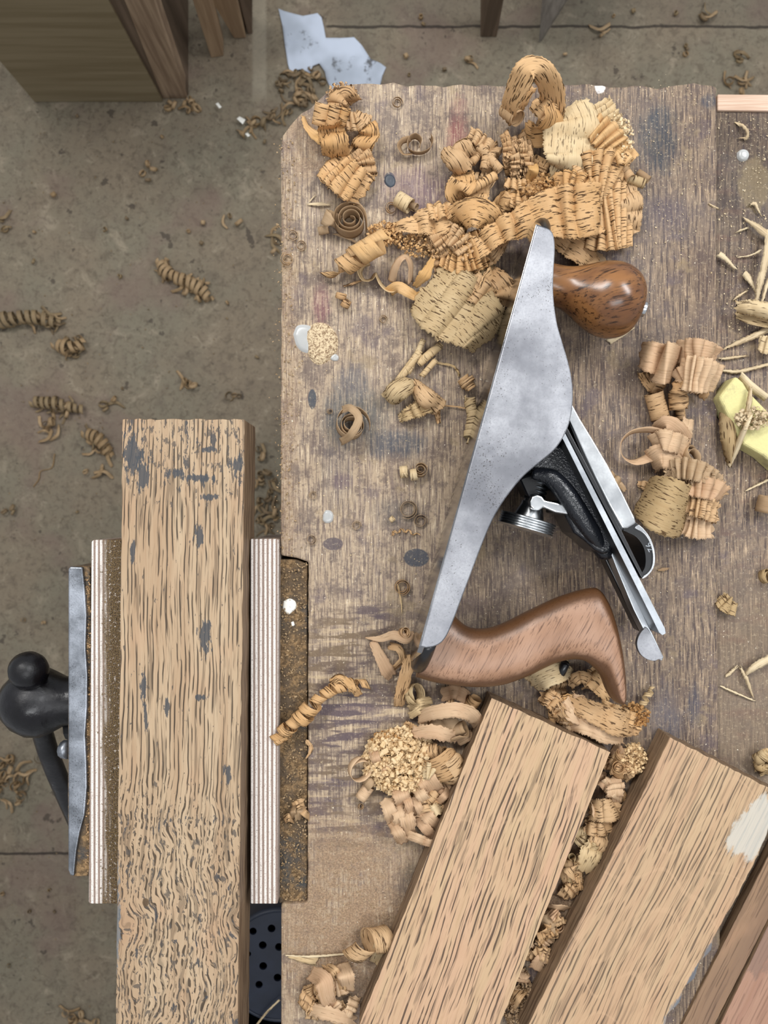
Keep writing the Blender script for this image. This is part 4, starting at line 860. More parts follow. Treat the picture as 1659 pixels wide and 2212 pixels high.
S([(1000, 590, 3), (1030, 580, 9), (1065, 575, 3)], 44, 'grey', 3, 1.2, [0, 25], label='greyish dashed sheet above the grey fan')
crumbs('shaving_crumbs', ell(830, 505, 38, 26), 420, 'crumbt', 2.6, 'golden frayed crumbs between the roll and the long golden sheet', lambda x, y: R_.uniform(1, 10))
crumbs('shaving_crumbs', ell(925, 525, 70, 30), 520, 'crumbt', 2.4, 'golden frayed crumbs below the long golden sheet', lambda x, y: R_.uniform(1, 12))
# ---------------------------------------------------------------- big top pile
gT = 'shavings in the big pile above the plane'
bg(gT)
heap(1180, 400, 150, 60, 16, ['tan', 'gold'], 10, (28, 55), 'crumpled golden shaving buried low in the big top pile', 'buried shavings of the big top pile')
S([(1092, 262, 6), (1102, 225, 26), (1124, 175, 42), (1142, 148, 48), (1170, 152, 46), (1190, 190, 34), (1192, 240, 20), (1176, 285, 6)], [30, 44, 52, 50, 46, 56, 60, 50], 'gold', 0, 0, [35, 30, 12, 0, -25, -32, -25], label='tall golden loop rising over the top bench edge')
S([(1112, 245, 8), (1128, 215, 18), (1150, 182, 26)], [22, 30, 26], 'gold', 0, 0, [0, 20], label='golden ribbon inside the tall loop')
S([(1130, 280, 6), (1150, 292, 10), (1180, 286, 18), (1194, 256, 26), (1188, 225, 30)], [44, 54, 60, 52], 'gold', 0, 0, [-10, -35, -45], label='bowl-shaped golden shaving at the foot of the tall loop')
Cl(1106, 245, 20, 14, 1.2, 42, -50, 25, 'tan', h=14, label='brownish curl left of the bowl-shaped shaving')
S([(1160, 215, 20), (1175, 235, 26), (1195, 250, 24)], 46, 'gold', 2, 1, [-20, 0], label='golden dashed strip along the right of the tall loop')
# left arm
S([(968, 330, 12), (985, 345, 18), (1005, 368, 12)], [44, 52, 44], 'tan', 0, 0, [25, -25], arch=4, label='leftmost cupped tan shaving of the big top pile')
Cl(1000, 320, 24, 18, .8, 46, 20, 20, 'tan', h=12, label='folded tan curl on top of the left arm of the big top pile')
S([(1010, 290, 8), (1038, 302, 15), (1075, 335, 10)], 34, 'tan', 5, 1.8, [0, 20], label='crinkled tan shaving topmost in the left arm of the big top pile')
Cl(1058, 342, 10, 8, 1.3, 68, -48, 0, 'tan', h=14, label='slim tan roll pointing to lower right in the left arm')
Cl(1038, 398, 10, 8, 1.3, 74, 30, 0, 'gold', h=16, label='slim golden roll pointing to upper right in the left arm')
S([(1000, 375, 8), (1000, 395, 20), (988, 415, 17), (1008, 442, 5)], [44, 56, 54, 40], 'gold', 2, 1, [-10, 0, 20], label='golden dashed sheet folded over at the lower left of the left arm')
S([(1035, 400, 8), (1030, 425, 13), (1014, 455, 5)], [46, 50, 30], 'gold', 2, 1.4, [0, -20], label='golden dashed sheet pointing down in the left arm')
heap(1035, 355, 50, 40, 7, ['tan'], 14, (24, 40), 'small tan scrap in the left arm of the big top pile', 'scraps of the left arm')
# middle column
for i, (x0, y0, x1, y1, wd) in enumerate(((1090, 285, 1096, 360, 20), (1108, 300, 1112, 385, 20), (1128, 290, 1126, 370, 18), (1140, 310, 1138, 390, 20))):
    S([(x0, y0, 8), ((x0 + x1) / 2 + 3, (y0 + y1) / 2, 16), (x1, y1, 8)], wd, 'tan', 7, 2, [R_.uniform(-40, 0), R_.uniform(0, 40)], label='crinkled tan strip in the column below the tall loop', group='crinkled strips below the tall loop')
S([(1150, 355, 16), (1153, 368, 20), (1146, 384, 14), (1150, 400, 9)], 22, 'goldplain', 0, 0, [0, 10], label='short plain upright ribbon in the middle of the big top pile')
S([(1090, 395, 8), (1120, 398, 14), (1150, 396, 10)], 24, 'gold', 5, 1.4, [20, 0], label='small golden pleated strip lying level under the plain ribbon')
S([(1095, 425, 6), (1125, 428, 13), (1165, 412, 10)], 44, 'gold', 6, 2, [10, -10], label='crumpled golden shaving left of the pile centre')
# upper right panel
S([(1290, 228, 3), (1315, 265, 10), (1340, 300, 6)], 66, 'pale', 7, 1.6, [0, 15], label='pale crinkled shaving at the upper right of the big top pile')
S([(1225, 240, 17), (1235, 262, 22), (1232, 300, 19), (1232, 335, 22), (1228, 362, 16), (1215, 395, 8)], [96, 112, 118, 112, 90, 60], 'pale', 3, 1.5, [-4, 0, 4], arch=1.5, rag=2, label='broad pale golden panel with long dashes, upper right of the big top pile')
S([(1262, 255, 18), (1300, 285, 22), (1330, 320, 20), (1352, 348, 9)], [50, 66, 60, 44], 'goldplain', 8, 2.2, [20, -15, 10], label='frayed yellow shaving along the right shoulder of the big top pile')
S([(1300, 350, 10), (1335, 335, 18), (1365, 325, 8)], [30, 52, 44], 'goldplain', 4, 2.4, [0, 25], label='yellow crumpled knob at the right of the big top pile')
Cl(1366, 388, 11, 9, 1.4, 56, -20, 0, 'grey', h=8, label='small greyish roll sticking out at the right of the big top pile')
Cl(1352, 372, 12, 9, 1.2, 34, -60, 10, 'tan', h=11, label='short tan ring beside the greyish roll')
Cl(1390, 380, 10, 6, 1.3, 30, -40, 10, 'brown', h=5, label='brown little roll under the greyish roll')
# lower fan
S([(1340, 400, 5), (1358, 440, 10), (1352, 500, 4)], 60, 'tan', 3, 1.2, 0, label='tan sheet under the right edge of the pleated curtain')
S([(1268, 455, 4), (1295, 462, 12), (1330, 458, 13), (1364, 458, 5)], [150, 160, 160, 150], 'gold', 8, 2.0, [0, 0], rag=1, label='tall curtain of vertical golden pleats at the lower right of the pile')
S([(1245, 395, 14), (1275, 385, 20), (1310, 385, 18), (1340, 395, 10)], [60, 110, 120, 110], 'gold', 6, 2.2, [-14, -10], rag=1.6, label='short golden pleated shaving above the curtain of pleats')
S([(1010, 556, 8), (1040, 528, 18), (1080, 500, 22), (1120, 484, 23), (1165, 468, 22), (1210, 458, 22), (1250, 456, 24), (1300, 448, 20)], [54, 50, 50, 62, 92, 108, 112, 104], 'gold', 7, 1.9, [6, 2, -4, -8, -8], rag=1.4, label='long golden wave of shaving crossing from the middle pile over the plane toe')
S([(1200, 400, 12), (1230, 396, 22), (1255, 410, 20), (1275, 440, 16)], [50, 60, 66, 56], 'gold', 6, 2.2, [15, -10], label='golden pleated shaving just above the long wave')
crumbs('shaving_crumbs', ell(1180, 410, 70, 36), 900, 'crumbt', 2.8, 'golden frayed crumbs in the centre of the big top pile', dome(1180, 410, 72, 38, 22))
crumbs('shaving_crumbs', ell(1330, 300, 40, 50), 420, 'crumb', 2.6, 'pale frayed crumbs on the right shoulder of the big top pile', lambda x, y: R_.uniform(3, 20))
crumbs('shaving_crumbs', ell(1118, 340, 26, 46), 300, 'tan', 2.4, 'tan frayed crumbs below the tall loop', lambda x, y: R_.uniform(3, 16))
S([(1195, 508, 4), (1230, 530, 9), (1268, 556, 8), (1300, 580, 2)], [36, 50, 48, 26], 'tan', 2, 1, [-15, 10], rag=1.5, label='brown dashed shaving between the plane toe and the wooden knob')
S([(1255, 540, 2), (1290, 560, 4), (1310, 585, 1)], [20, 30, 20], 'brown', 0, 0, 0, label='brown scrap under the wooden knob')
S([(1370, 708, 1), (1345, 722, 3), (1316, 738, 1)], [4, 11, 13], 'splinter', 0, 0, [40, 10], label='greyish splinter lying below the wooden knob', name='splinter')
# ---------------------------------------------------------------- left of the plane, small ones
bg('pale rolls left of the plane')
for (x0, y0, x1, y1, r, l) in ((858, 824, 906, 760, 9, 'longest pale roll left of the plane sole'), (882, 806, 915, 735, 7, 'thin pale roll crossing the longest one'), (905, 785, 952, 745, 9, 'pale roll nearest the grey fan'), (912, 812, 942, 778, 7, 'short pale roll at the right of the pale rolls')):
    Cl((x0 + x1) / 2, (y0 + y1) / 2, r, r * .6, 1.6, math.dist((x0, y0), (x1, y1)), math.degrees(math.atan2(y0 - y1, x1 - x0)), 3, 'pale', h=5, label=l, drift=8)
bg('dashed shavings left of the plane')
S([(842, 862, 4), (862, 842, 13), (890, 830, 6)], [40, 48, 38], 'grey', 2, 1, [-20, 20], arch=4, label='greyish dashed curl at the left end of the small heap beside the plane')
S([(896, 828, 4), (920, 858, 13), (948, 880, 6)], [20, 44, 40], 'tan', 1, 1, [10, -10], arch=3, label='tan dashed shaving pointing down right in the small heap')
S([(862, 905, 3), (895, 888, 10), (930, 872, 8)], [18, 34, 40], 'grey', 3, 1.2, [10, 0], rag=2, label='frayed greyish strip at the bottom of the small heap')
S([(880, 820, 3), (895, 850, 8), (905, 872, 4)], 12, 'grey', 0, 0, 30, label='narrow greyish strip in the middle of the small heap')
S([(943, 885, 4), (948, 915, 2)], [16, 8], 'tan', 2, 1, label='short frayed tan tail below the small heap')
Hx([(1004, 818, 5), (1016, 838, 5)], 14, 3, 13, 'tan', label='short twisted curl at the upper end of the long twist beside the plane')
Hx([(1014, 860, 5), (1020, 900, 5), (1016, 952, 4)], [12, 14, 13], 7, 15, 'grey', label='long brown twisted curl beside the plane sole')
S([(955, 876, 1.5), (980, 878, 2), (1008, 882, 2)], 3.5, 'tan', label='thin strand joining the small heap and the long twist')
S([(940, 782, 1), (975, 790, 2), (988, 800, 2), (992, 812, 1)], 5, 'grey', 2, 1, label='thin greyish strand above the long twist')
bg(None)
Cl(758, 920, 39, 10, 3.2, 26, 60, 72, 'brown', a0=.3, wob=.15, label='round nest-like spiral shaving over the blue stain')
S([(735, 955, 3), (757, 940, 17), (775, 905, 20), (758, 882, 16), (738, 885, 8)], 17, 'brown', 0, 0, [10, 0, -30], label='brown band crossing over the nest-like spiral')
Cl(713, 888, 7, 3, 1.5, 6, 0, 80, 'brown', label='tiny spiral at the left of the nest-like spiral')
Cl(872, 1018, 14, 9, 1.8, 17, 5, 3, 'pale', label='small pale roll right of the stained area')
Cl(894, 1026, 13, 11, 1.0, 15, 8, 5, 'pale', h=5, label='pale hoop between the pale roll and the dark spiral')
Cl(908, 1014, 17, 5, 2.4, 15, 80, 75, 'brown', label='dark brown small spiral beside the pale roll')
Cl(881, 1100, 21, 12, 1.9, 10, 0, 86, 'brown', label='thin brown ring lying flat left of the plane')
Cl(908, 1126, 15, 7, 1.7, 8, 0, 86, 'brown', label='smaller thin ring touching the flat ring')
Hx([(846, 1153, 2), (870, 1146, 2), (905, 1156, 2)], 4, 4, 7, 'gold', label='tiny yellow twist below the flat rings')
Cl(847, 1122, 7, 4, 1.5, 9, 40, 20, 'pale', label='tiny yellow curl left of the flat rings')
Cl(868, 1268, 19, 9, 2.2, 12, 0, 84, 'tan', label='flat tan ring spiral above the handle end')
S([(859, 1262, 4), (866, 1298, 1.5), (868, 1322, 1)], [4, 4, 1], 'pale', label='thin splinter stuck through the flat tan ring', name='splinter')
Cl(855, 605, 0.1, 0.1, .1, .1, mat='brown', h=-3) if False else None
for x, y, r, l in ((845, 450, 13, 'hair-thin ring below the pleated corner shaving'), (858, 222, 12, 'thin ring near the top edge of the bench'), (632, 508, 12, 'thin loose ring near the left bench edge'), (650, 530, 12, 'thin curl under the loose ring by the left bench edge'), (620, 560, 15, 'crumpled thin ring at the left bench edge'), (672, 1165, 12, 'faint ring near the purple spot'), (676, 1070, 9, 'faint tiny ring above the pale glue drop'), (770, 1135, 11, 'faint ring right of the pale glue drop'), (828, 690, 9, 'faint ring below the golden wavy ribbon'), (1240, 300, 1, None)):
    if l: Cl(x, y, r, r * .5, 1.6, 5, 0, 80, 'tan' if r > 12 else 'brown', label=l, group='hair-thin rings on the bench')
# ---------------------------------------------------------------- right hand pile
bg('shavings in the pile right of the plane')
S([(1392, 800, 3), (1410, 830, 7), (1435, 838, 3)], 34, 'tan', 2, 1, [0, -30], label='crumpled tan shaving under the top left of the right pile')
S([(1382, 766, 10), (1398, 769, 19), (1414, 773, 21), (1432, 778, 14)], [52, 66, 68, 66], 'pink', 0, 0, 0, label='plain folded pinkish sheet at the upper left of the right pile')
S([(1418, 780, 8), (1430, 784, 24), (1446, 786, 26), (1462, 790, 8)], [84, 90, 90, 80], 'pink', 0, 0, [5, 0, -5], label='plain pinkish roll beside the folded sheet')
S([(1462, 758, 4), (1490, 762, 20), (1520, 765, 22), (1550, 772, 6)], [46, 62, 60, 44], 'pink', 4, 1.8, [0, -15], label='wavy pinkish shaving topmost in the right pile')
S([(1462, 806, 6), (1490, 808, 24), (1520, 812, 20), (1550, 818, 5)], [60, 76, 76, 60], 'pink', 7, 2.3, [15, -15], label='crumpled pinkish bundle at the right of the right pile')
S([(1460, 825, 8), (1480, 812, 18), (1500, 832, 12)], 44, 'pink', 5, 1.8, [0, 20], label='small pinkish pleated piece in the middle of the right pile')
S([(1450, 835, 15), (1475, 838, 20), (1500, 826, 18), (1520, 845, 10), (1512, 858, 5)], [26, 28, 26, 24], 'tan', 0, 0, [20, 0, -10], label='tan band across the foot of the upper right pile')
Cl(1418, 878, 22, 17, 1.3, 58, -72, -8, 'tan', h=7, label='fat tan roll left below the upper right pile')
Cl(1466, 866, 22, 17, 1.1, 36, -85, -8, 'tan', h=10, label='cone-like tan roll beside the fat roll')
Cl(1469, 892, 10, 7, 1.6, 34, -85, 0, 'tan', h=4, label='slim tube poking out of the cone-like roll')
S([(1415, 935, 6), (1438, 915, 18), (1465, 930, 16), (1478, 950, 10)], [30, 36, 36], 'pink', 0, 0, [0, -15], label='bent tan flap above the wrapped bands')
S([(1488, 905, 10), (1484, 925, 14), (1478, 955, 8)], 28, 'pink', 0, 0, [20, 0], label='upright tan strap at the right of the wrapped bands')
S([(1428, 934, 16), (1400, 928, 14), (1365, 934, 12), (1343, 955, 9), (1345, 985, 8), (1370, 998, 8), (1405, 988, 10), (1425, 980, 8)], 21, 'pink', 0, 0, [55, 60, 70, 75, 60, 25, 10], label='wide open loop of tan ribbon reaching left toward the plane')
S([(1410, 962, 8), (1430, 950, 20), (1460, 956, 20), (1482, 966, 8)], 44, 'pink', 3, 1, [0, 5], rag=1.5, label='upper wrapped tan band in the right pile')
S([(1402, 1000, 5), (1428, 985, 18), (1462, 990, 14), (1480, 985, 6)], 52, 'pink', 2, 1, [0, 5], rag=1.5, label='lower wrapped tan band in the right pile')
Cl(1495, 985, 22, 12, 1.3, 20, 40, 55, 'brown', h=9, label='brown ring at the top of the basket-like heap')
heap(1490, 1060, 60, 55, 14, ['tan', 'pink'], 16, (24, 44), 'crumpled tan shaving in the basket-like heap', 'shavings in the basket-like heap', dirn=0, ln=(25, 60))
S([(1386, 1068, 5), (1398, 1074, 20), (1424, 1086, 29), (1452, 1098, 30), (1474, 1106, 22), (1486, 1110, 8)], [84, 100, 116, 120, 118, 100], 'grey', 0, 0, 0, rag=1.5, label='basket-like grey-tan dashed shaving curved round the lower right heap')
S([(1482, 1050, 18), (1510, 1052, 22), (1545, 1058, 18), (1560, 1070, 8)], [40, 46, 50, 44], 'pink', 5, 1.7, [5, -5], rag=1.8, label='right-hand tan pleated strip in the basket-like heap, upper')
S([(1480, 1090, 14), (1515, 1095, 20), (1550, 1110, 10)], [40, 52, 46], 'tan', 6, 1.9, [0, 10], rag=1.8, label='right-hand tan pleated strip in the basket-like heap, middle')
S([(1478, 1130, 8), (1505, 1138, 14), (1538, 1140, 6)], [50, 54, 44], 'pink', 5, 2, [0, 10], rag=1.8, label='right-hand tan pleated strip in the basket-like heap, lowest')
S([(1440, 1020, 14), (1475, 1012, 24), (1520, 1022, 22), (1555, 1038, 10)], [40, 48, 44, 26], 'brown', 8, 2.2, [25, 0, 10], label='frayed brown rim at the back of the basket-like heap')
S([(1318, 1022, 1), (1332, 1038, 3), (1350, 1060, 1)], [12, 18, 9], 'brown', 2, 1.4, [20, -10], label='small reddish-brown scrap right of the lever cap')
S([(1378, 1045, 1), (1395, 1050, 4), (1408, 1058, 2)], [12, 22, 14], 'tan', 2, 1, label='small tan scrap left of the basket-like heap')
S([(1422, 1232, 1), (1445, 1228, 2)], [4, 8, 3], 'brown', label='small dark flake right of the cam lever', name='splinter')
crumbs('shaving_crumbs', ell(1490, 1020, 55, 24), 500, 'brown', 2.4, 'brown frayed crumbs at the back of the basket-like heap', lambda x, y: R_.uniform(5, 22))
# ---------------------------------------------------------------- below the plane
bg('ribbons at the heel of the plane')
S([(790, 1378, 2), (820, 1380, 6), (850, 1372, 11), (878, 1380, 12), (893, 1366, 6)], [3, 14, 20, 22, 10], 'pink', 0, 0, [0, 10, -10], label='level tan ribbon left of the plane heel')
Cl(872, 1366, 13, 5, 2.2, 17, 20, 60, 'tan', h=10, label='small tan spiral at the plane heel')
S([(806, 1388, 4), (822, 1420, 8), (836, 1448, 8), (848, 1462, 3)], [18, 26, 30, 26], 'pink', 0, 0, [20, 0], label='broad tan ribbon sloping down right at the plane heel')
S([(840, 1395, 3), (862, 1402, 8), (868, 1425, 7), (846, 1448, 3)], 17, 'tan', 0, 0, [20, 40], label='bent tan ribbon behind the sloping one')
S([(884, 1412, 4), (878, 1450, 12), (866, 1500, 10), (862, 1524, 3)], [18, 26, 28, 22], 'tan', 0, 0, [-10, 10], label='upright dashed tan strip below the plane heel')
Cl(895, 1498, 24, 17, 1.2, 24, 20, 40, 'grey', h=8, label='open greyish ring right of the upright strip')
for k, y in enumerate((1516, 1532)):
    S([(884, y + 16, 3), (905, y + 2, 11), (930, y - 4, 6)], 17, 'pale', 0, 0, [0, 20], label=('upper' if k == 0 else 'lower') + ' pale band below the open greyish ring')
Hx([(598, 1592, 6), (630, 1566, 9), (662, 1540, 10), (695, 1505, 10), (735, 1482, 9), (788, 1480, 4)], [15, 17, 16, 15, 15, 8], 9, 23, 'gold', label='long golden twisted curl lying across the bench edge by the plywood')
Hx([(600, 1598, 6), (625, 1582, 6)], [14, 10], 3, 16, 'gold', label='frayed end of the long golden twist at the plywood')
S([(662, 1600, 2), (672, 1618, 3), (660, 1640, 1)], [10, 9, 3], 'tan', 1, 1, label='short tail hanging below the long golden twist', base=-2)
S([(715, 1475, 10), (735, 1465, 14), (765, 1488, 10), (775, 1502, 4)], 18, 'gold', 0, 0, [20, 0], label='golden band over the right part of the long twist')
heap(635, 1755, 26, 20, 5, ['brown', 'tan'], 6, (12, 22), 'small brown scrap in the dusty jaw', 'brown scraps in the dusty jaw', base=-2, ln=(15, 35))
bg('shavings in the round heap left of the middle board')
gH = 'buried shavings of the round heap'
heap(895, 1680, 95, 115, 26, ['pink', 'tan', 'pale'], 12, (22, 40), 'crumpled tan shaving low in the round heap', gH, ln=(30, 70))
crumbs('shaving_crumbs', ell(866, 1645, 80, 72), 3000, 'crumb', 4.2, 'pale crumbs and tiny flakes covering the round heap', dome(866, 1648, 88, 80, 17))
crumbs('shaving_crumbs', ell(850, 1598, 44, 20), 500, 'crumbt', 2.6, 'golden crumbs at the top of the round heap', dome(850, 1598, 46, 22, 12))
S([(902, 1552, 8), (935, 1540, 20), (980, 1534, 26), (1015, 1542, 22), (1030, 1560, 12), (1024, 1572, 6)], [26, 32, 32, 32, 30], 'pink', 0, 0, [10, 0, -10], label='long arched pinkish ribbon beside the tip of the middle board')
S([(905, 1565, 8), (950, 1568, 14), (990, 1562, 10)], 26, 'brown', 2, 1.5, [0, 20], label='brown crinkled shaving under the arched pinkish ribbon')
Cl(985, 1578, 20, 10, 1.2, 44, 25, 20, 'brown', h=10, label='rolled brown shaving beside the tip of the middle board')
S([(893, 1583, 12), (930, 1580, 18), (960, 1586, 18), (988, 1594, 10)], [26, 30, 30, 26], 'pink', 0, 0, [10, -10], rag=2, label='straight pinkish ribbon across the top of the round heap')
S([(990, 1604, 5), (1008, 1594, 10), (1020, 1585, 6)], 18, 'pink', 0, 0, label='short pink ribbon squeezed against the middle board')
for q, (x, y, r) in enumerate(((950, 1640, 40), (968, 1652, 32), (976, 1664, 22))):
    Cl(x + 4, y, r, r * .85, .55, 60 - q * 8, -58, -10, 'tan', h=8 + q, a0=3.6 - .2 * q, label=('outermost', 'middle', 'innermost')[q] + ' layer of the big tan roll in the round heap')
Cl(975, 1668, 13, 5, 1.8, 34, -58, 12, 'gold', h=12, label='golden core of the big tan roll in the round heap')
Cl(778, 1662, 28, 20, 1.15, 18, -20, 62, 'pink', h=12, label='large tan ring standing at the left of the round heap')
Cl(800, 1690, 16, 10, 1.2, 24, -50, 20, 'brown', label='brown crumpled ring below the large tan ring')
Cl(789, 1712, 14, 9, 1.6, 34, 55, 0, 'pink', label='short pink roll at the lower left of the round heap')
Cl(779, 1742, 7, 3, 1.6, 8, 30, 60, 'brown', label='tiny brown curl under the short pink roll')
for i, (x, y, az, L, wd) in enumerate(((925, 1690, -55, 60, 40), (912, 1720, -60, 50, 22), (885, 1742, -70, 60, 16), (868, 1722, -75, 48, 30), (905, 1745, -65, 56, 15), (862, 1765, -78, 62, 24), (842, 1752, -70, 60, 26), (880, 1775, -80, 70, 28), (920, 1790, -50, 60, 20), (930, 1770, -45, 56, 26), (940, 1750, 30, 40, 22), (905, 1812, -20, 60, 18), (930, 1822, -15, 56, 15), (860, 1800, -60, 50, 22), (960, 1720, 45, 40, 14), (835, 1660, -60, 52, 22), (812, 1640, -70, 46, 18))):
    a = math.radians(az); dx, dy = math.cos(a) * L / 2, -math.sin(a) * L / 2
    S([(x - dx, y - dy, 9), (x, y, 15), (x + dx, y + dy, 6)], wd * 1.15, R_.choice(['pink', 'pink', 'pale', 'pink']), 0, 0, [R_.uniform(-12, 12), R_.uniform(-12, 12)], rag=1.5, label='flat pinkish strip fanned over the lower part of the round heap', group='fanned strips of the round heap')
S([(955, 1500, 3), (985, 1495, 8), (1010, 1510, 4)], 30, 'pink', 2, 1, [0, 25], label='small pink piece below the handle, left one')
S([(975, 1490, 2), (972, 1525, 5), (970, 1540, 2)], 16, 'tan', 0, 0, label='narrow tan strip under the belly of the handle')
Cl(1022, 1518, 15, 11, 1.2, 28, 60, 20, 'tan', label='curled pink piece touching the tip of the middle board')
# under the handle horn
bg('shavings under the horn of the handle')
S([(1142, 1478, 3), (1165, 1462, 14), (1200, 1448, 16), (1232, 1438, 6)], [52, 60, 56, 44], 'pale', 1, 1, [-10, 10], rag=1.5, label='pale sheet with short black dashes under the curve of the handle')
heap(1260, 1545, 105, 36, 16, ['tan', 'pink', 'gold'], 12, (20, 40), 'crumpled tan shaving in the heap under the handle horn', 'buried shavings under the handle horn', rot=18, dirn=-25, ln=(40, 90))
S([(1265, 1455, 4), (1290, 1475, 10), (1320, 1505, 6)], 40, 'gold', 2, 1, [0, 20], label='golden dashed sheet inside the curl of the handle')
S([(1228, 1480, 4), (1252, 1462, 12), (1272, 1470, 8), (1270, 1490, 4)], 26, 'tan', 3, 1.4, [0, 20], label='small frilled tan piece inside the curl of the handle')
S([(1170, 1500, 6), (1195, 1515, 14), (1212, 1540, 6)], [34, 40, 30], 'tan', 3, 1.4, [0, 10], rag=1.5, label='tan banded curl at the left of the heap under the horn')
for i in range(9):
    x = 1190 + i * 9; S([(x, 1505 + i * 4, 8), (x + 18, 1525 + i * 4, 15), (x + 30, 1555 + i * 3, 6)], R_.uniform(6, 11), R_.choice(['tan', 'pink', 'pale']), 0, 0, R_.uniform(-30, 30), label='narrow tan strip woven through the heap under the horn', group='woven strips under the horn')
S([(1225, 1510, 10), (1275, 1535, 18), (1330, 1560, 20), (1382, 1570, 8)], [26, 44, 56, 40], 'tan', 2, 1.1, [-5, 5], rag=1.5, label='broad tan blade of shaving sweeping right under the horn')
S([(1215, 1562, 4), (1260, 1560, 14), (1310, 1580, 16), (1352, 1590, 5)], [30, 50, 52, 34], 'pink', 2, 1.1, [0, 5], rag=1.5, label='broad pinkish blade of shaving nearest the middle board end')
S([(1300, 1520, 8), (1345, 1545, 16), (1385, 1562, 7)], [20, 34, 30], 'gold', 4, 1.6, [0, 20], label='golden crinkled shaving at the right of the heap under the horn')
Hx([(1372, 1545, 5), (1392, 1515, 6), (1408, 1488, 5)], [9, 8, 5], 4, 12, 'pale', label='small pale twist pointing up right of the horn')
crumbs('shaving_crumbs', ell(1370, 1545, 34, 26), 380, 'crumbt', 2.6, 'golden crumbs at the right of the heap under the horn', lambda x, y: R_.uniform(2, 13))
# between the two boards
bg('shavings between the two loose boards')
heap(1330, 1690, 30, 90, 16, ['tan', 'pink'], 9, (24, 44), 'crumpled tan shaving wedged between the loose boards, upper part', 'upper shavings between the loose boards', rot=24, ln=(25, 60))
heap(1265, 1850, 26, 90, 10, ['tan', 'grey'], 8, (24, 40), 'crumpled tan shaving wedged between the loose boards, middle part', 'middle shavings between the loose boards', rot=24, ln=(25, 55))
heap(1165, 2060, 26, 130, 18, ['tan', 'pink', 'brown'], 8, (22, 40), 'crumpled tan shaving wedged between the loose boards, bottom part', 'bottom shavings between the loose boards', rot=24, ln=(25, 60))
S([(1330, 1628, 4), (1350, 1640, 8), (1375, 1630, 4)], 30, 'pink', 2, 1, label='pink dashed piece at the corner of the middle board')
S([(1322, 1682, 6), (1330, 1705, 14), (1325, 1730, 6)], [34, 40, 36], 'pink', 3, 1.4, [0, 20], rag=1.5, label='pink dashed upright piece between the boards')
S([(1275, 1748, 4), (1305, 1752, 13), (1340, 1742, 6)], [44, 52, 46], 'tan', 2, 1.2, [0, 5], rag=1.5, label='wide tan dashed sheet between the boards')
S([(1262, 1785, 4), (1295, 1792, 9), (1325, 1780, 4)], 30, 'tan', 3, 1.4, [10, -10], label='frilled tan shaving under the wide dashed sheet')
S([(1292, 1815, 4), (1278, 1842, 12), (1258, 1880, 6)], [36, 46, 44], 'pale', 1, 1.2, [0, 10], rag=1.5, label='pale dashed sheet folded between the boards')
S([(1232, 1850, 3), (1225, 1885, 8), (1232, 1920, 3)], [30, 34, 16], 'tan', 2, 1.2, label='tan dashed strip hugging the middle board')
crumbs('shaving_crumbs', ell(1370, 1640, 26, 34), 420, 'crumb', 2.6, 'pale frayed crumbs at the top of the gap between the boards', lambda x, y: R_.uniform(2, 14))
crumbs('shaving_crumbs', ell(1115, 2150, 34, 70), 600, 'brown', 2.4, 'brown crumbs at the bottom of the gap between the boards', lambda x, y: R_.uniform(1, 5))
# bottom left
bg('shavings at the bottom of the bench')
Hx([(835, 2030, 10), (800, 2035, 12), (762, 2062, 8)], [26, 26, 16], 1.3, 56, 'tan', label='golden dashed roll against the left side of the middle board, bottom', jit=.05)
S([(815, 2025, 5), (825, 2050, 8), (812, 2085, 3)], 34, 'pale', 1, 1, label='pale dashed sheet between the golden roll and the board')
S([(615, 2064, 1), (680, 2066, 2.5), (752, 2060, 1)], [2, 5, 4], 'splinter', label='long thin pale splinter lying level near the bottom', name='splinter')
S([(622, 2066, 1), (655, 2072, 2), (684, 2076, 1)], [4, 16, 22], 'pale', 0, 0, label='thin pale triangular flake under the long splinter', name='splinter')
heap(715, 2150, 60, 60, 12, ['pink', 'tan'], 10, (24, 42), 'crumpled pink shaving low in the bottom left heap', 'buried shavings of the bottom left heap', ln=(30, 70))
S([(670, 2100, 6), (698, 2118, 18), (708, 2155, 16), (728, 2188, 5)], [32, 40, 34, 22], 'pink', 0, 0, [0, 15], label='pinkish ribbon folding down in the bottom left heap')
S([(738, 2082, 4), (748, 2110, 16), (752, 2140, 6)], [30, 36, 26], 'pink', 0, 0, [10, -10], label='short pinkish curl at the right of the bottom left heap')
S([(664, 2180, 6), (700, 2186, 14), (740, 2198, 12), (768, 2204, 4)], [24, 32, 28, 20], 'pink', 0, 0, [0, 10], rag=2, label='level pinkish ribbon lowest in the bottom left heap')
S([(705, 2088, 6), (722, 2100, 14), (735, 2125, 6)], 22, 'tan', 0, 0, [0, 20], label='narrow tan ribbon in the middle of the bottom left heap')
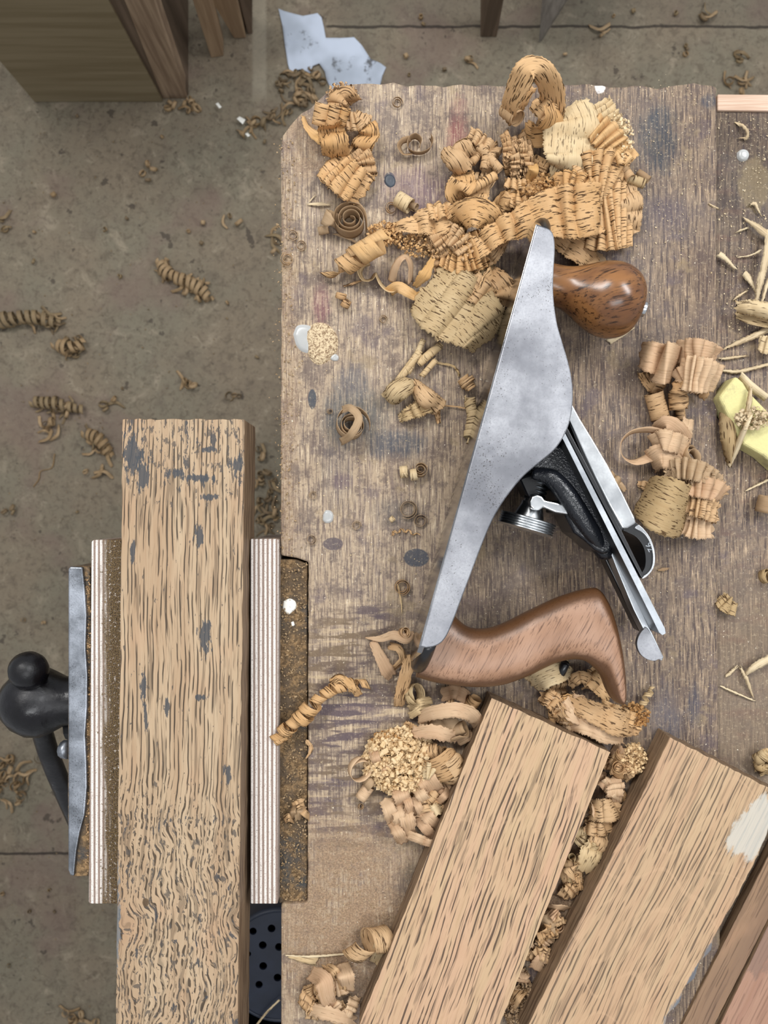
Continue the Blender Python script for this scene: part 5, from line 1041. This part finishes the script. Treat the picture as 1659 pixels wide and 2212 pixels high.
# ---------------------------------------------------------------- right plank: splinters
bg(None)
B6 = -6
def sp(path, w, label, mat='splinter', roll=0, n=0): S([(x, y, h) for x, y, h in path], w, mat, n, 1.2 if n else 0, roll, B6, label, name='splinter', rag=2.2, arch=1.0)
sp([(1594, 268, 1), (1606, 273, 3), (1615, 286, 3), (1613, 298, 2), (1602, 300, 1)], [8, 7, 7, 5], 'pale C-shaped chip near the top of the dark plank')
sp([(1609, 474, 1), (1632, 488, 5), (1655, 506, 6), (1672, 520, 3)], [5, 13, 17, 12], 'thick pale jagged splinter leading off the right edge')
sp([(1660, 500, 6), (1654, 560, 8), (1642, 610, 8), (1634, 650, 5)], [12, 16, 15, 8], 'long upright pale splinter at the right edge')
sp([(1668, 590, 5), (1655, 620, 5), (1646, 655, 4)], [8, 9, 6], 'second upright pale splinter beside the long one')
sp([(1596, 556, 1), (1620, 552, 2), (1644, 542, 4)], [2, 4, 6], 'thin pale splinter branching left of the long upright one')
sp([(1550, 548, 3), (1566, 558, 4), (1589, 582, 2)], [14, 13, 4], 'pale torn splinter at the seam of the dark plank')
sp([(1612, 594, 3), (1622, 610, 4), (1632, 630, 3)], [16, 10, 3], 'short ragged splinter left of the long upright one')
sp([(1584, 648, 1), (1598, 638, 2), (1612, 629, 1)], [4, 7, 3], 'short brownish splinter near the pale curled slab')
sp([(1617, 444, 1), (1630, 440, 2), (1636, 452, 2), (1644, 466, 1)], [3, 9, 6, 2], 'small bent pale chip above the jagged splinter')
sp([(1594, 500, 1), (1612, 494, 1)], [5, 4], 'tiny level chip left of the jagged splinter')
sp([(1553, 452, 4), (1540, 446, 6), (1529, 440, 6)], [4, 5, 3], 'small pale splinter lying across the plank seam')
S([(1592, 662, 8), (1630, 666, 15), (1700, 682, 12)], [26, 34, 36], 'pale', 1, 1, [-30, -20], B6, 'thick pale curled slab of shaving at the right edge', arch=3)
S([(1588, 680, 2), (1625, 692, 8), (1700, 706, 6)], [14, 22, 22], 'grey', 0, 0, [20, 10], B6, 'lower layer of the pale curled slab at the right edge')
sp([(1563, 754, 1), (1600, 738, 3), (1638, 722, 4), (1668, 706, 4)], [5, 11, 14, 12], 'pale segmented splinter sloping up to the right edge')
sp([(1553, 776, 1), (1580, 773, 2), (1612, 769, 1)], [5, 7, 3], 'thin level splinter above the yellow block')
sp([(1551, 799, 1), (1590, 803, 2), (1630, 795, 3), (1668, 785, 3)], [5, 8, 8, 7], 'long level splinter just above the yellow block')
S([(1640, 740, 4), (1655, 745, 10), (1680, 750, 6)], [30, 40, 34], 'pale', 3, 1.5, 0, B6, 'pale crumpled shaving at the right edge above the yellow block')
S([(1600, 812, 6), (1622, 835, 9), (1652, 858, 5)], [16, 22, 18], 'splinter', 0, 0, [0, 10], B6, 'grey rolled sliver at the top of the yellow block', arch=4)
S([(1562, 868, 3), (1572, 915, 11), (1574, 955, 11), (1572, 1002, 2)], [18, 38, 36, 6], 'grey', 0, 0, [-10, 10], B6, 'boat-shaped greyish dashed shaving left of the yellow block', arch=5)
S([(1575, 1004, 4), (1592, 966, 12), (1612, 918, 22), (1622, 895, 20)], [10, 14, 12, 6], 'splinter', 0, 0, 0, B6, 'pale cone-like splinter leaning on the yellow block', arch=3)
S([(1621, 838, 19), (1618, 870, 20), (1610, 905, 19)], [6, 13, 5], 'splinter', 0, 0, 0, B6, 'pale pointed splinter lying on top of the yellow block', arch=2)
crumbs('shaving_crumbs', ell(1625, 905, 38, 22), 260, 'splinter', 3.0, 'pale crumbs scattered on the yellow block', lambda x, y: R_.uniform(12, 18), base=0)
sp([(1616, 1058, 1), (1640, 1046, 2), (1668, 1032, 2)], [4, 5, 5], 'thin pale splinter below the yellow block')
Cl(1655, 1090, 22, 14, 1.2, 34, 80, 10, 'brown', B6, label='brown curled scrap cut by the right edge, below the yellow block')
Cl(1655, 1246, 18, 8, 1.8, 16, 30, 60, 'grey', B6, label='greyish ring cut by the right edge, level with the cam lever')
S([(1555, 1290, 3), (1568, 1305, 9), (1590, 1320, 4)], [30, 40, 26], 'grey', 3, 1.3, [0, 20], B6, 'greyish dashed shaving tucked under the plank seam')
sp([(1668, 1418, 4), (1645, 1432, 6), (1622, 1446, 6), (1608, 1462, 3)], [16, 18, 13, 6], 'pale bark-like shaving at the right edge level with the handle')
sp([(1598, 1440, 1), (1612, 1465, 4), (1626, 1506, 1)], [5, 9, 4], 'grey-brown splinter hanging below the bark-like shaving')
sp([(1574, 1456, 1), (1590, 1442, 2)], [8, 4], 'tiny white chip left of the bark-like shaving')
sp([(1558, 1483, 1), (1590, 1497, 2), (1632, 1515, 1)], [4, 5, 4], 'straight thin pale splinter on the back plank')
heap(1655, 1640, 22, 34, 6, ['pale', 'grey'], 8, (16, 30), 'pale crumpled shaving cut by the right edge above the last board', 'pale shavings at the right edge', base=B6, ln=(20, 40))
# ---------------------------------------------------------------- loose dust and flecks
def onbench():
    while True:
        x, y = R_.uniform(612, 1545), R_.uniform(195, 2205)
        if x + y > 935: return x, y
crumbs('sawdust_flecks', onbench, 1500, 'pale', .9, 'tiny pale flecks and dust scattered over the bench top', lambda x, y: .5, cat='sawdust', curlp=.2)
crumbs('sawdust_flecks', ell(1430, 380, 110, 220), 260, 'splinter', 1.1, 'pale flecks scattered on the dark stain right of the big pile', lambda x, y: .5, cat='sawdust', curlp=.1)
crumbs('sawdust_flecks', lambda: (R_.uniform(1553, 1659), R_.uniform(245, 720)), 330, 'splinter', 1.2, 'pale flecks scattered on the dark plank at upper right', lambda x, y: .5, base=-6, cat='sawdust', curlp=.1)
crumbs('sawdust_flecks', lambda: (R_.uniform(606, 662), R_.uniform(1215, 1945)), 1100, 'floorsh', 1.5, 'brown sawdust and thin strands caked in the vise jaw', lambda x, y: R_.uniform(.2, 2), base=-3, cat='sawdust', curlp=.4)
crumbs('sawdust_flecks', ell(760, 2000, 150, 220), 500, 'floorsh', .9, 'brown sawdust film at the bottom left of the bench', lambda x, y: .5, cat='sawdust', curlp=.1)
crumbs('sawdust_flecks', lambda: (R_.gauss(618, 14), R_.uniform(300, 1200)), 500, 'floorsh', 1.4, 'tan dust along the left bench edge', lambda x, y: .6, cat='sawdust', curlp=.5)
crumbs('sawdust_flecks', lambda: (R_.gauss(243, 12), R_.uniform(1175, 1945)), 500, 'floordk', 1.2, 'brown sawdust lying on the left plywood packing', lambda x, y: .5, base=6, cat='sawdust', curlp=.2)
crumbs('sawdust_flecks', lambda: (R_.uniform(186, 195), R_.uniform(1240, 1890)), 320, 'tan', 1.4, 'sawdust lying between jaw plate and plywood', lambda x, y: .5, base=2, cat='sawdust', curlp=.2)
# ---------------------------------------------------------------- shavings on the floor
def floorheap(cx, cy, rx, ry, n, mats, place, rot=0, sz=(8, 16)):
    for i in range(n):
        a = R_.uniform(0, 6.283); r = math.sqrt(R_.random()); ex, ey = rx * r * math.cos(a), ry * r * math.sin(a)
        c_, s_ = math.cos(math.radians(rot)), math.sin(math.radians(rot)); x = cx + ex * c_ - ey * s_; y = cy + ex * s_ + ey * c_
        w = R_.uniform(*sz); m = R_.choice(mats); h = R_.uniform(2, 14); kd_ = R_.random() < .55; lb = ('rolled' if kd_ else 'bent') + ' brown floor shaving ' + place + ', ' + where(ex / rx, ey / ry); gr = 'floor shavings ' + place
        if kd_: Cl(x, y, w * .72, w * .45, R_.uniform(1, 2), w * .5, R_.uniform(0, 180), R_.uniform(0, 80), m, FL, label=lb, group=gr)
        else:
            th = R_.uniform(0, 6.28); L = w * 1.6
            S([(x - math.cos(th) * L, y - math.sin(th) * L, 2), (x, y, h), (x + math.cos(th + .8) * L, y + math.sin(th + .8) * L, 2)], w * .5, m, 0, 0, [R_.uniform(-60, 60), R_.uniform(-60, 60)], FL, lb, gr, rag=2)
Hx([(-12, 700, 10), (30, 688, 14), (80, 686, 14), (128, 700, 8)], [14, 17, 15, 12], 9, 11, 'floordk', FL, label='long coiled brown shaving lying across the left edge of the floor')
Hx([(122, 742, 10), (150, 752, 14), (182, 742, 8)], [15, 17, 12], 5, 10, 'floorsh', FL, label='thick coiled shaving right below the long floor coil')
Hx([(345, 565, 8), (362, 590, 12), (395, 605, 12), (430, 622, 10), (455, 650, 6)], [10, 13, 14, 14, 10], 12, 10, 'floorsh', FL, label='tan coiled shaving on the floor between cabinet and vise board')
Hx([(72, 868, 8), (120, 872, 12), (180, 886, 6)], [12, 14, 10], 8, 9, 'floordk', FL, label='coiled brown shaving above the yellowish floor clump')
Hx([(185, 935, 8), (215, 950, 12), (238, 985, 6)], [13, 15, 10], 6, 9, 'floorsh', FL, label='coiled brown shaving just left of the end of the vise board')
FS, FD = ['floorsh'], ['floordk', 'floorsh', 'floordk']
for a in ((648, 185, 52, 42, 44, ['floordk', 'floordk', 'floorsh'], 'in the dark clump beside the pale paper'), (600, 245, 42, 14, 12, FD, 'trailing away from the clump by the paper', -25), (540, 276, 26, 12, 9, FS, 'around the white paper bits', -30),
          (385, 228, 50, 14, 12, FS, 'along the foot of the cabinet'), (358, 580, 16, 18, 7, FS, 'atop the tan clump left of the bench', 60), (425, 622, 36, 28, 15, FS, 'in the tan clump left of the bench', 30),
          (70, 690, 78, 18, 20, FD, 'in the long row at the left edge'), (155, 748, 32, 24, 12, FD, 'in the clump below the long row'), (14, 480, 14, 16, 4, FD, 'cut by the left edge, high up'),
          (130, 880, 58, 22, 14, FD, 'in the clump left of the vise board, upper'), (105, 930, 26, 28, 9, FS, 'in the yellowish clump left of the vise board'), (208, 965, 28, 38, 9, FD, 'right of the yellowish clump', -20), (205, 1022, 22, 10, 4, FS, 'between the yellowish clump and the vise board'),
          (238, 875, 18, 18, 4, FD, 'left above the end of the vise board', 45), (410, 830, 22, 14, 5, FS, 'just above the end of the vise board'), (505, 852, 14, 11, 3, FD, 'right above the end of the vise board'), (16, 1097, 18, 12, 3, FD, 'cut by the left edge, middle height'),
          (18, 1690, 42, 58, 40, FS, 'in the big clump at the lower left edge'), (575, 1080, 26, 80, 34, FD, 'in the gap between vise board and bench'), (560, 985, 14, 30, 4, FD, 'beside the top end of the vise board'),
          (1590, 182, 28, 18, 7, FS, 'behind the top right bench corner'), (1600, 118, 10, 14, 3, FD, 'near the top right corner'), (1525, 30, 12, 10, 3, FD, 'at the top edge, far right'), (1302, 68, 10, 10, 3, FS, 'at the slab joint near the top'),
          (1014, 136, 14, 10, 3, FS, 'above the bench between paper and leg'), (185, 2195, 50, 16, 8, FS, 'at the bottom edge left of the vise board'), (310, 370, 40, 20, 4, FD, 'below the cabinet'), (500, 470, 40, 40, 3, FD, 'left of the upper bench edge'), (590, 520, 10, 40, 5, FD, 'tucked near the left bench edge')):
    floorheap(*a[:7], *(a[7:]))
Cl(88, 1637, 15, 9, 1.2, 10, 30, 70, 'floordk', FL, label='single dark ring on the floor left of the vise handle')
S([(118, 980, 3), (112, 1010, 4), (88, 1018, 4), (84, 1035, 3), (72, 1052, 2)], 4, 'floorsh', 0, 0, 60, FL, 'thin wavy strand on the floor left of the vise board')
for i in range(46):
    x, y = R_.uniform(5, 600), R_.uniform(240, 2190)
    if x > 240 and y > 890 or (x < 200 and 1400 < y < 1800): continue
    Cl(x, y, R_.uniform(3, 7), None, R_.uniform(.8, 1.6), R_.uniform(4, 9), R_.uniform(0, 180), R_.uniform(0, 80), R_.choice(FD), FL, label='tiny dark scrap lying alone on the open floor', group='single scraps on the open floor')
for i in range(14):
    Cl(R_.uniform(850, 1650), R_.uniform(10, 175), R_.uniform(3, 7), None, 1.2, R_.uniform(4, 9), R_.uniform(0, 180), R_.uniform(0, 80), R_.choice(FD), FL, label='tiny dark scrap on the floor above the bench', group='single scraps above the bench')
crumbs('floor_dust', lambda: (R_.uniform(0, 600), R_.uniform(220, 2212)), 500, 'floordk', 3.5, 'dust and tiny flakes scattered on the floor', lambda x, y: .5, base=FL, cat='sawdust', curlp=.4)
S([(556, 2212, 4), (578, 2185, 4), (604, 2160, 4)], 4, 'pale', 0, 0, 0, tz + 6, 'thin pale strand lying in the shadow on the navy tub')
